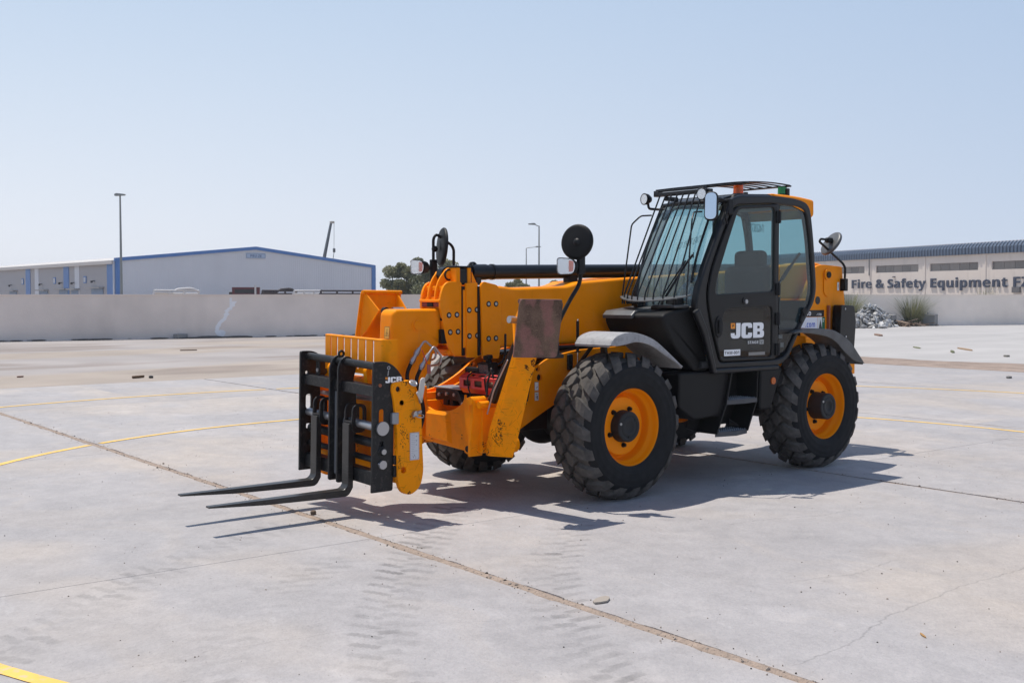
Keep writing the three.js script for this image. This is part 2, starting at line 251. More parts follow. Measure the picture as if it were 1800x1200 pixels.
// tyre prints left in dust: [x, z] paths in metres
const prints = [];
function trackPath(pts, side, a0) {
  const c = new THREE.SplineCurve(pts.map((p) => new THREE.Vector2(...toL(...p)))), L = c.getLength(), n = Math.floor(L / 0.155);
  for (let i = 0; i < n; i++) { const u = (i + 0.5) / n, p = c.getPointAt(u), t = c.getTangentAt(u), nn = [-t.y, t.x], fade = a0 * (0.25 + 0.75 * rnd()) * (0.6 + 0.8 * vn(i * 0.35 + a0 * 50, side * 3 + 9));
    for (const [off, w, l, sl, k] of [[side * 0.13, 0.10, 0.028, 0.5 * side, 1], [side * 0.01, 0.062, 0.036, -0.2, 0.8], [-side * 0.09, 0.06, 0.034, 0.3, 0.55]]) prints.push({ x: p.x + nn[0] * off + t.x * rr(-0.01, 0.01) + t.x * Math.abs(off) * 0.4, z: p.y + nn[1] * off + t.y * Math.abs(off) * 0.4, a: Math.atan2(t.y, t.x) + sl, w: w * rr(0.85, 1.1), l: l * rr(0.85, 1.15), k: fade * k * rr(0.5, 1) }); }
}
trackPath([[0.9, -0.1], [1.55, -0.72], [2.55, -1.7], [3.25, -2.5], [3.62, -3.0], [3.88, -3.5], [4.1, -4.3]], 1, 1);
trackPath([[0.9, -1.35], [1.43, -1.85], [2.2, -2.55], [2.75, -3.3], [3.12, -3.85], [3.4, -4.6]], -1, 0.75);
trackPath([[2.6, -0.2], [3.4, -0.6], [4.15, -1.12], [4.75, -1.68], [5.2, -2.1], [5.7, -2.8]], 1, 0.7);
trackPath([[2.9, -1.3], [3.6, -1.75], [4.2, -2.3], [4.7, -3]], -1, 0.35);
trackPath([[-4.2, -2.9], [-6, -1.5], [-7.5, -0.5]], 1, 0.5);
const mark = new Float32Array(1024 * 1024);
for (const p of prints) {
  const S = 1024 / SZ, cx = (p.x - X0) * S, cz = (p.z - Z0) * S, R = 0.12 * S, ca = Math.cos(p.a), sa = Math.sin(p.a);
  for (let j = Math.floor(cz - R); j <= cz + R; j++) for (let i = Math.floor(cx - R); i <= cx + R; i++) {
    if (i < 0 || j < 0 || i > 1023 || j > 1023) continue; const dx = (i - cx) / S, dz = (j - cz) / S, a = dx * ca + dz * sa, b = -dx * sa + dz * ca, q = Math.max(Math.abs(a) / p.l, Math.abs(b) / p.w + Math.abs(a) * 2);
    const v = p.k * (1 - sm(0.8, 1.15, q)); if (v > mark[j * 1024 + i]) mark[j * 1024 + i] = v;
  }
}
// hairline cracks
const cracks = [[[-1.6, -4.15], [-0.2, -4.35], [0.49, -4.31], [1.39, -4.38], [1.91, -4.51], [2.45, -4.53]], [[0.15, -2.3], [-0.12, -2.34], [-0.41, -2.44], [-0.7, -2.55], [-1.07, -2.56]], [[1.2, -3.6], [0.7, -3.75], [0.2, -3.7]], [[3.0, -3.1], [3.7, -2.75], [4.4, -2.6], [5.3, -2.6]]].map((c) => { const out = []; for (let i = 0; i < c.length - 1; i++) for (let k = 0; k < 14; k++) { const t = k / 14; out.push(toL(c[i][0] + (c[i + 1][0] - c[i][0]) * t + rr(-0.012, 0.012), c[i][1] + (c[i + 1][1] - c[i][1]) * t + rr(-0.012, 0.012))); } return out; });
const crackMap = new Float32Array(2048 * 2048);
for (const [ci, c] of cracks.entries()) for (let i = 0; i < c.length - 1; i++) for (let k = 0; k < 12; k++) { const t = k / 12, S = 2048 / SZ, x = Math.round((c[i][0] + (c[i + 1][0] - c[i][0]) * t - X0) * S), z = Math.round((c[i][1] + (c[i + 1][1] - c[i][1]) * t - Z0) * S); if (x > 0 && z > 0 && x < 2047 && z < 2047) { crackMap[z * 2048 + x] = ci === 3 ? 0.15 : 0.36; if (rnd() < 0.3) crackMap[z * 2048 + x + 1] = 0.2; } }
function concrete(x, z, s) {
  const big = fbm(x * 0.22 + 11, z * 0.22 + 3, 4), mid = fbm(x * 1.3 + 40, z * 1.3 + 17, 4), fine = fbm(x * 9, z * 9, 3), grit = vn(x * 61, z * 61), swirl = fbm(x * 2.6 + 3 * mid, z * 0.9 + 3 * big + 60, 4);
  let k = 0.90 + 0.20 * (big - 0.5) + 0.17 * (mid - 0.5) + 0.20 * (fine - 0.5) + 0.12 * (grit - 0.5) + 0.17 * (swirl - 0.5) + 0.09;
  const sand = sm(0.5, 0.74, fbm(x * 0.45 + 70, z * 0.45 + 90, 5)) * s, pale = sm(0.62, 0.75, fbm(x * 3 + 5, z * 3 + 31, 5)) * sm(0.5, 0.62, big);
  k += 0.10 * pale; const dust = sm(0.45, 0.7, swirl);
  return [BASE[0] * k * (1 + 0.10 * sand) + 0.006 * dust, BASE[1] * k * (1 + 0.045 * sand), BASE[2] * k * (1 - 0.035 * sand) + 0.008 * (1 - dust)];
}
const JX = [-17.6, -12.45, -7.5, -2.52, 2.42, 7.4, 12.4], JZ = [-11.9, -6.5, -1.07, 4.33, 9.72, 13.9];
const nearTex = tex(2048, (u, v) => {
  const x = X0 + u * SZ, z = Z0 + v * SZ, c = concrete(x, z, 1), m = mark[Math.min(1023, v * 1024 | 0) * 1024 + Math.min(1023, u * 1024 | 0)], cr = crackMap[Math.min(2047, v * 2048 | 0) * 2048 + Math.min(2047, u * 2048 | 0)];
  let e = 1 - 0.54 * m * (0.5 + 0.8 * fbm(x * 14, z * 14, 2)); e *= 1 - cr * (0.4 + 0.6 * vn(x * 20, z * 20));
  let dj = 9; for (const j of JX) dj = Math.min(dj, Math.abs(x - j)); const sd = sm(0.34, 0.03, dj + 0.22 * fbm(x * 3, z * 3, 3)) * (0.6 + 0.6 * (fbm(x * 18, z * 18, 2) - 0.3));
  const sc = vn(x * 34 + z * 9, z * 3 - x * 2) > 0.93 && fbm(x * 0.8 + 8, z * 0.8, 3) > 0.6 ? 0.025 : 0;
  return [c[0] * e * (1 - 0.3 * sd) + 0.3 * sd * 0.36 + sc, c[1] * e * (1 - 0.3 * sd) + 0.3 * sd * 0.295 + sc, c[2] * e * (1 - 0.3 * sd) + 0.3 * sd * 0.24 + sc];
});
nearTex.repeat.set(1 / SZ, 1 / SZ); nearTex.offset.set(-X0 / SZ, -Z0 / SZ);
const farTex = tex(1024, (u, v) => { const x = u * 24, z = v * 24; return concrete(x + 100, z, 1); }, { size: 24 });
const slabBump = tex(1024, (u, v) => 0.45 * fbm(u * 24, v * 24, 4, 24, 24) + 0.35 * fbm(u * 96, v * 96, 2, 96, 96) + 0.2 * vn(u * 250, v * 250, 250, 250), { data: true, size: 1.9 });
const slabMat = std(0xffffff, 0.72, { map: nearTex, bumpMap: slabBump, bumpScale: 0.007 }), slabFar = std(0xffffff, 0.75, { map: farTex, bumpMap: slabBump, bumpScale: 0.003 });
const pav = new THREE.Group(); pav.name = 'pavement'; pav.rotation.y = TH; struct(pav); scene.add(pav);
const edgeN = (s, z) => 0.010 * (fbm(z * 6 + s * 31, s * 7.7, 3) - 0.5) * 2 + 0.012 * sm(0.62, 0.8, vn(z * 5 + s * 13, s));
for (let a = 0; a < JX.length - 1; a++) for (let b = 0; b < JZ.length - 1; b++) {
  const near = a >= 2 && a <= 4 && b >= 1 && b <= 3, wide = (i) => (i === 4 ? 0.036 : i === 3 ? 0.02 : 0.012);
  const x0 = JX[a] + wide(a), x1 = JX[a + 1] - wide(a + 1), z0 = JZ[b] + 0.002, z1 = JZ[b + 1] - 0.002, st = near ? 0.045 : 0.25, P = [], n = Math.round((z1 - z0) / st), k = near ? 1 : 0.4;
  for (let i = 0; i <= n; i++) { const z = z0 + (z1 - z0) * i / n; P.push([x0 + k * edgeN(a, z), z]); }
  for (let i = n; i >= 0; i--) { const z = z0 + (z1 - z0) * i / n; P.push([x1 - k * edgeN(a + 20, z), z]); }
  mesh('concrete_slab', exY(P, -0.03, rr(-0.0008, 0.0008), { bevel: 0 }), near ? slabMat : slabFar, pav);
}
// sandy fill in the open joints, with grit
const sandTex = tex(512, (u, v) => { const n = fbm(u * 30, v * 30, 3, 30, 30), g = vn(u * 170, v * 170, 170, 170), d = g > 0.93 ? 0.6 : 1, k = (0.8 + 0.45 * n) * d; return [0.28 * k, 0.215 * k, 0.17 * k]; }, { size: 0.8 });
const sandMat = std(0xffffff, 0.95, { map: sandTex, bumpMap: slabBump, bumpScale: 0.02 });
for (const [i, h] of [[4, -0.0035], [3, -0.008], [2, -0.008], [1, -0.008], [5, -0.006]]) {
  const n = 900, pos = [], idx = []; const w = i === 4 ? 0.054 : 0.032;
  for (let k = 0; k <= n; k++) for (let q = 0; q <= 6; q++) { const z = -11.8 + 25.6 * k / n, x = JX[i] + (q / 6 - 0.5) * 2 * w, e = Math.abs(q / 6 - 0.5) * 2; pos.push(x, h + (i === 4 ? 0.009 + 0.012 * (fbm(z * 5, q * 0.8 + i, 4) - 0.5) - 0.013 * Math.pow(e, 1.6) * (0.7 + 0.6 * fbm(z * 2.2 + 40, q > 3 ? 5 : 9, 3)) : 0.004 * (vn(z * 9, q) - 0.5)) - (e > 0.99 ? 0.012 : 0), z); }
  for (let k = 0; k < n; k++) for (let q = 0; q < 6; q++) { const a = k * 7 + q; idx.push(a, a + 7, a + 1, a + 1, a + 7, a + 8); }
  const g = new THREE.BufferGeometry(); g.setAttribute('position', new THREE.Float32BufferAttribute(pos, 3)); g.setIndex(idx); g.computeVertexNormals();
  mesh('joint_filling', g, sandMat, pav);
}
{
  const peb = new THREE.IcosahedronGeometry(1, 0), N = 7600, im = new THREE.InstancedMesh(peb, std(0xffffff, 0.95), N), m = new THREE.Matrix4(), q = new THREE.Quaternion(), e = new THREE.Euler(), c = new THREE.Color();
  for (let i = 0; i < N; i++) {
    const loose = i > 3800; let z = -9 + 20 * Math.pow(rnd(), 1.1), x = JX[rnd() < 0.8 ? 4 : 3] + (rnd() + rnd() - 1) * (rnd() < 0.25 ? 0.14 : 0.045), s = rr(0.0015, 0.0055) * (rnd() < 0.03 ? 2.2 : 1);
    if (loose) { x = rr(-7, 7.3); z = rr(-6.4, 9.6); s = 0.0014 + 0.0042 * Math.pow(rnd(), 3); }
    q.setFromEuler(e.set(rr(0, 6), rr(0, 6), rr(0, 6))); m.compose(new THREE.Vector3(x, s * 0.35, z), q, new THREE.Vector3(s * rr(0.8, 1.5), s * rr(0.5, 0.9), s)); im.setMatrixAt(i, m);
    const k = rr(0.25, 1); im.setColorAt(i, rnd() < 0.18 ? c.setRGB(0.07 * k, 0.06 * k, 0.05 * k) : c.setRGB(0.22 + 0.14 * k, 0.18 + 0.12 * k, 0.15 + 0.1 * k));
  }
  im.name = 'loose_grit'; im.castShadow = im.receiveShadow = true; im.rotation.y = TH; tag(im, 'fine sandy grit scattered along the concrete joints', 'gravel', null, 'stuff'); scene.add(im);
}
// ground beyond the slabs: one sheet out to the horizon
const groundTex = tex(1024, (u, v) => {
  const x = u * 160 - 110, z = v * 160 - 60, w = 3 * fbm(x * 0.06 + 5, z * 0.06 + 9, 3), a = fbm(x * 0.10 + w, z * 0.34 + w * 0.7 + 20, 5), b = fbm(x * 0.9, z * 0.9, 4), s = sm(0.44, 0.62, a), d = sm(0.52, 0.68, fbm(x * 0.22 + 80, z * 0.5 + 10 + w, 5)), k = 0.92 + 0.3 * (b - 0.5) + 0.18 * (fbm(x * 0.3 + 7, z * 0.3, 3) - 0.5);
  const c = [0.325, 0.292, 0.275], q = [0.34, 0.285, 0.238], r = [0.20, 0.155, 0.128]; return [0, 1, 2].map((i) => k * ((c[i] * (1 - s) + q[i] * s) * (1 - 0.55 * d) + r[i] * 0.55 * d));
}, { size: 160 });
groundTex.offset.set(110 / 160, 60 / 160);
struct(mesh('ground', new THREE.PlaneGeometry(1800, 1800, 1, 1).rotateX(-Math.PI / 2).translate(-100, -0.022, 60), std(0xffffff, 0.85, { map: groundTex, bumpMap: slabBump, bumpScale: 0.012 })));
// pale hardstanding past the right-hand edge and the sandy strip before it
const hardTex = tex(1024, (u, v) => { const x = u * 60, z = v * 60, b = fbm(x * 0.12 + 3, z * 0.7 + 8, 5, 256, 256), f = fbm(x, z, 4); const k = 0.96 + 0.26 * (b - 0.5) + 0.16 * (f - 0.5); return [0.37 * k, 0.35 * k, 0.335 * k]; }, { size: 60 });
const ragged = (x0, x1, z0, z1, amp, step) => { const P = []; const n = Math.round((z1 - z0) / step); for (let i = 0; i <= n; i++) { const z = z0 + (z1 - z0) * i / n; P.push([x0 + amp * (fbm(z * 0.7 + x0, x0, 4) - 0.5) * 2, z]); } for (let i = n; i >= 0; i--) { const z = z0 + (z1 - z0) * i / n; P.push([x1 + amp * (fbm(z * 0.7 + x1 * 3, 2, 4) - 0.5) * 2, z]); } return P; };
struct(mesh('hardstanding', exY(ragged(-66, -20.2, -40, 26.5, 0.5, 0.4), -0.02, -0.012, { bevel: 0 }), std(0xffffff, 0.75, { map: hardTex, bumpMap: slabBump, bumpScale: 0.004 })));
const stripTex = tex(512, (u, v) => { const n = fbm(u * 20, v * 20, 5, 20, 20), g = vn(u * 120, v * 120, 120, 120), k = (0.6 + 0.8 * n) * (g > 0.93 ? 1.4 : 1); return [0.27 * k, 0.205 * k, 0.165 * k]; }, { size: 6 });
struct(mesh('sand_strip', exY(ragged(-20.6, -17.75, -40, 15, 0.5, 0.15), -0.02, -0.006, { bevel: 0 }), std(0xffffff, 0.95, { map: stripTex, bumpMap: slabBump, bumpScale: 0.03 })));
// two concentric painted circles, broken at the open joints
{
  const paint = std(0xffffff, 0.7, { map: tex(512, (u, v) => { const n = fbm(u * 14, v * 14, 4, 14, 14), w = sm(0.55, 0.75, fbm(u * 40 + 3, v * 40, 3, 40, 40)); const k = 0.9 + 0.25 * (n - 0.5); return [0.80 * k * (1 - 0.35 * w) + 0.12 * w, 0.50 * k * (1 - 0.35 * w) + 0.12 * w, 0.10 * k + 0.13 * w]; }, { size: 1.5 }) });
  for (const [cx, cz, R, w] of [CIRC1, CIRC2]) {
    const P = []; const n = 720; let run = [];
    const flush = () => { if (run.length > 1) { const pos = [], idx = []; run.forEach(([a, j], i) => { for (const r of [R - w / 2, R + w / 2]) { const q = r + 0.006 * (fbm(a * 60, r, 2) - 0.5); pos.push(cx + q * Math.cos(a), 0.004, cz + q * Math.sin(a)); } if (i) idx.push(2 * i - 2, 2 * i, 2 * i - 1, 2 * i - 1, 2 * i, 2 * i + 1); }); const g = new THREE.BufferGeometry(); g.setAttribute('position', new THREE.Float32BufferAttribute(pos, 3)); g.setIndex(idx); g.computeVertexNormals(); const up = g.attributes.normal.getY(0); if (up < 0) { g.setIndex(idx.reverse()); g.computeVertexNormals(); } P.push(boxUV(g)); } run = []; };
    for (let i = 0; i <= n; i++) { const a = i / n * Math.PI * 2, [lx, lz] = toL(cx + R * Math.cos(a), cz + R * Math.sin(a)); let hit = lx < JX[0] || lx > 12.3 || lz > 13.8 || lz < -11.8; for (const j of [2, 3, 4]) if (Math.abs(lx - JX[j]) < (j === 4 ? 0.05 : 0.03)) hit = true; hit ? flush() : run.push([a, i]); } flush();
    struct(mesh('painted_circle', P, paint));
  }
}
// ---------------------------------------------------------------- the telehandler
const T = thing('telehandler', 'orange and black telescopic handler with forks lowered, parked on the pale concrete yard', 'telehandler');

// --- wheels
function lugSection(z, ang, hw, rt, rb, taper = 0.8) {
  const P = (r, a) => [r * Math.cos(a), r * Math.sin(a), z];
  return [P(rb, ang - hw), P(rt, ang - hw * taper), P(rt, ang + hw * taper), P(rb, ang + hw)];
}
function makeTread() {
  const out = [], N = 20, dA = Math.PI * 2 / N;
  const rt = (z) => 0.622 - 0.25 * Math.pow(Math.max(0, Math.abs(z) - 0.10), 2) / 0.05 - (Math.abs(z) > 0.19 ? (Math.abs(z) - 0.19) * 0.9 : 0);
  const block = (s, a0, secs) => { let S = secs.map(([z, l, r, rb, k]) => { const c = a0 + (l + r) / 2 * dA, h = (r - l) / 2 * dA, q = [(r0, w) => [r0 * Math.cos(c + w), r0 * Math.sin(c + w), s * z]][0], t = k ? rb + 0.004 : rt(z); return [q(rb, -h), q(t, -Math.max(0.008, h - 0.016)), q(t, Math.max(0.008, h - 0.016)), q(rb, h)]; }); if (s < 0) S = S.map((w) => w.slice().reverse()); out.push(loft(S)); };
  for (const s of [-1, 1]) for (let i = 0; i < N; i++) {
    const a0 = i * dA + (s > 0 ? dA / 2 : 0);
    block(s, a0, [[0.003, 0.27, 0.69, 0.566, 1], [0.010, 0.23, 0.71, 0.566], [0.046, 0.05, 0.87, 0.564], [0.082, 0.24, 0.66, 0.562], [0.090, 0.28, 0.62, 0.562, 1]]);
    block(s, a0 + dA / 2, [[0.060, 0.38, 0.52, 0.562, 1], [0.068, 0.36, 0.54, 0.562], [0.103, 0.16, 0.74, 0.56], [0.135, 0.06, 0.66, 0.556], [0.165, -0.07, 0.55, 0.55], [0.192, -0.19, 0.42, 0.542], [0.212, -0.28, 0.30, 0.528], [0.221, -0.30, 0.24, 0.512, 1]]);
  }
  out.push(toAxle(lathe([[0.545, -0.19], [0.571, -0.15], [0.576, 0], [0.571, 0.15], [0.545, 0.19]], 80)));
  return merge(out);
}
const toAxle = (g) => g.rotateX(-Math.PI / 2);
const treadGeo = boxUV(makeTread());
const carcass = toAxle(lathe([[0.325, -0.19], [0.335, -0.205], [0.37, -0.213], [0.44, -0.222], [0.505, -0.218], [0.54, -0.20], [0.56, -0.165], [0.568, -0.09], [0.57, 0], [0.568, 0.09], [0.56, 0.165], [0.54, 0.20], [0.505, 0.218], [0.498, 0.2225], [0.485, 0.219], [0.46, 0.2215], [0.452, 0.226], [0.438, 0.222], [0.40, 0.2185], [0.393, 0.2225], [0.383, 0.217], [0.37, 0.213], [0.335, 0.205], [0.325, 0.19]], 88));
const rimGeo = toAxle(lathe([[0.13, 0.072], [0.238, 0.072], [0.248, 0.064], [0.252, 0.045], [0.254, 0.022], [0.268, 0.014], [0.283, 0.022], [0.29, 0.05], [0.291, 0.09], [0.297, 0.112], [0.311, 0.122], [0.316, 0.15], [0.318, 0.178], [0.326, 0.19], [0.338, 0.196], [0.345, 0.204], [0.349, 0.2], [0.347, 0.188], [0.33, 0.182], [0.322, 0.17], [0.31, 0.0], [0.322, -0.17], [0.345, -0.2], [0.33, -0.2], [0.31, -0.15], [0.29, 0.0], [0.25, 0.03], [0.13, 0.05], [0.13, 0.072]], 64));
function makeWheel(hubOut) {
  const w = new THREE.Group(); w.name = 'wheel';
  mesh('tyre', carcass.clone(), M.tyre, w); const tr = new THREE.Mesh(treadGeo, M.tread); tr.name = 'tread'; tr.castShadow = tr.receiveShadow = true; w.add(tr);
  mesh('rim', rimGeo.clone(), M.rim, w, true);
  const hub = [toAxle(lathe([[0, hubOut - 0.012], [0.045, hubOut - 0.012], [0.05, hubOut], [0.078, hubOut], [0.083, hubOut - 0.008], [0.092, hubOut - 0.008], [0.097, hubOut], [0.122, hubOut], [0.13, hubOut - 0.01], [0.131, 0.09], [0.136, 0.085], [0.136, 0.03], [0.12, 0.02]], 40))];
  for (let k = 0; k < 3; k++) { const a = k * 2.094 + 0.4; hub.push(cyl([0.088 * Math.cos(a), 0.088 * Math.sin(a), -hubOut + 0.01], [0.088 * Math.cos(a), 0.088 * Math.sin(a), -hubOut - 0.004], 0.012, 6)); }
  mesh('hub', hub, M.hub, w);
  mesh('drain_plug', cyl([0.105, 0.02, -hubOut], [0.105, 0.02, -hubOut - 0.006], 0.011, 10), M.zinc, w);
  for (let k = 0; k < 5; k++) { const a = k * Math.PI * 0.4 + 0.75, c = [0.162 * Math.cos(a), 0.162 * Math.sin(a)]; mesh('wheel_nut', [cyl([...c, -0.07], [...c, -0.078], 0.022, 12), cyl([...c, -0.076], [...c, -0.098], 0.017, 6), cyl([...c, -0.096], [...c, -0.104], 0.01, 8)], M.plastic, w); }
  mesh('valve_pocket', [cyl([0.13, -0.247, -0.07], [0.145, -0.262, -0.125], 0.014, 8), cyl([0.14, -0.25, -0.12], [0.16, -0.235, -0.15], 0.006, 6)], M.rim, w);
  return w;
}
const wf = makeWheel(0.16), wr = makeWheel(0.225);
for (const [w, x, z, turn, spin] of [[wf, 0, -0.95, 0, 0.1], [wf.clone(), 0, 0.96, Math.PI, 0.5], [wr, -2.75, -0.95, 0, 0.33], [wr.clone(), -2.75, 0.96, Math.PI, 0.9]]) {
  w.position.set(x, 0.612, z); w.rotation.set(0, turn, spin * (turn ? -1 : 1)); w.rotation.order = 'YXZ'; T.add(w);
}
// --- chassis
{
  const c = part('chassis', T);
  const prof = [[1.13, 0.47], [1.13, 0.86], [1.0, 0.87], [0.84, 0.90], [0.66, 0.985], [0.38, 1.16], [0.15, 1.21], [0.0, 1.232], [-0.5, 1.25], [-3.3, 1.26], [-4.2, 1.2], [-4.2, 0.75], [-3.55, 0.72], [-3.35, 0.9], [-2.75, 0.98], [-2.2, 0.85], [-2.0, 0.55], [-0.8, 0.5], [-0.6, 0.8], [-0.25, 0.93], [0.0, 0.9], [0.22, 0.79], [0.5, 0.66], [0.72, 0.55], [0.95, 0.47]];
  const holes = [circ(0.46, 1.085, 0.022, 12), circ(0.44, 1.01, 0.03, 12)];
  for (const [z0, z1] of [[-0.47, -0.44], [0.44, 0.47]]) mesh('side_plate', exZ(prof, z0, z1, { r: 0.06, holes }), M.paint, c);
  mesh('belly_pan', [box(-3.9, 0.55, 0.98, 1.06, -0.44, 0.44), box(-2.3, -0.35, 0.52, 0.98, -0.43, 0.43), box(-4.1, -3.2, 0.78, 1.0, -0.43, 0.43), box(0.32, 0.6, 0.56, 0.98, -0.44, 0.44)], M.plastic, c);
  for (const x of [0, -2.75]) mesh('axle', [cyl([x, 0.612, -0.86], [x, 0.612, -0.45], 0.12, 20, 0.14), cyl([x, 0.612, 0.45], [x, 0.612, 0.86], 0.14, 20, 0.12), cyl([x, 0.6, -0.46], [x, 0.6, 0.46], 0.16, 20), new THREE.SphereGeometry(0.24, 24, 16).translate(x, 0.6, 0), box(x - 0.13, x + 0.13, 0.6, 0.95, -0.28, 0.28, 0.04)], M.plastic, c);
  mesh('drive_shaft', cyl([-0.2, 0.62, 0], [-2.5, 0.62, 0], 0.05, 14), M.plastic, c);
  mesh('hose_bundle', [tube([[0.55, 1.235, -0.28], [0.2, 1.255, -0.31], [-0.4, 1.26, -0.3], [-1.2, 1.27, -0.28]], 0.014), tube([[0.5, 1.24, -0.34], [0.1, 1.25, -0.35], [-0.5, 1.265, -0.34], [-1.2, 1.27, -0.34]], 0.012), tube([[0.6, 1.22, -0.24], [-0.3, 1.245, -0.25], [-1.2, 1.26, -0.24]], 0.016)], M.hose, c);
  mesh('top_deck', box(-0.6, 0.5, 1.19, 1.21, -0.435, 0.435), M.plastic, c);
  // warning labels on the near plate
  const lab = (dark) => decal(64, 96, (x, w, h) => { x.fillStyle = '#e9e9e6'; x.fillRect(0, 0, w, h); x.strokeStyle = '#333'; x.lineWidth = 3; x.strokeRect(3, 3, w - 6, h - 6); x.fillStyle = '#222'; if (dark) { for (let i = 0; i < 4; i++) x.fillRect(14, 18 + i * 17, 36 - i * 4, 7); x.fillRect(38, 40, 12, 40); } else { x.beginPath(); x.arc(34, 56, 11, 0, 7); x.fill(); x.fillStyle = '#e9e9e6'; x.beginPath(); x.arc(29, 52, 10, 0, 7); x.fill(); } });
  sticker('warning_label', lab(false), 0.50, 0.455, 0.9, 0.975, -0.4735, c); sticker('warning_label', lab(true), 0.50, 0.455, 0.815, 0.888, -0.4735, c);
  mesh('slide_rail', [exZ([[0.62, 0.82], [0.665, 0.82], [0.60, 1.2], [0.545, 1.2]], -0.53, -0.475), cyl([0.575, 1.1, -0.535], [0.575, 1.1, -0.52], 0.012), cyl([0.625, 0.9, -0.535], [0.625, 0.9, -0.52], 0.012), box(0.635, 0.665, 0.79, 0.83, -0.53, -0.49)], M.satin, c);
  mesh('dipstick_rod', [cyl([0.035, 0.9, -0.51], [0.035, 1.505, -0.51], 0.007, 8)], M.chrome, c);
  mesh('rod_grip', [cyl([0.035, 1.215, -0.51], [0.035, 1.49, -0.51], 0.0135, 10), cyl([0.035, 1.215, -0.51], [0.035, 1.221, -0.51], 0.028, 10)], M.hose, c);
  mesh('rod_bracket', [box(0.075, 0.135, 1.06, 1.2, -0.50, -0.475, 0.02), cyl([0.105, 1.16, -0.51], [0.105, 1.16, -0.49], 0.013, 8), cyl([0.105, 1.1, -0.51], [0.105, 1.1, -0.49], 0.013, 8)], M.satin, c);
  mesh('tow_light', [cyl([-4.19, 0.93, -0.4], [-4.22, 0.93, -0.4], 0.05, 16)], M.red, c);
  mesh('rear_bumper', exY([[-4.18, -0.55], [-4.0, -0.57], [-4.0, 0.57], [-4.18, 0.55]], 0.84, 1.02, { r: 0.05 }), M.paint, c);
}
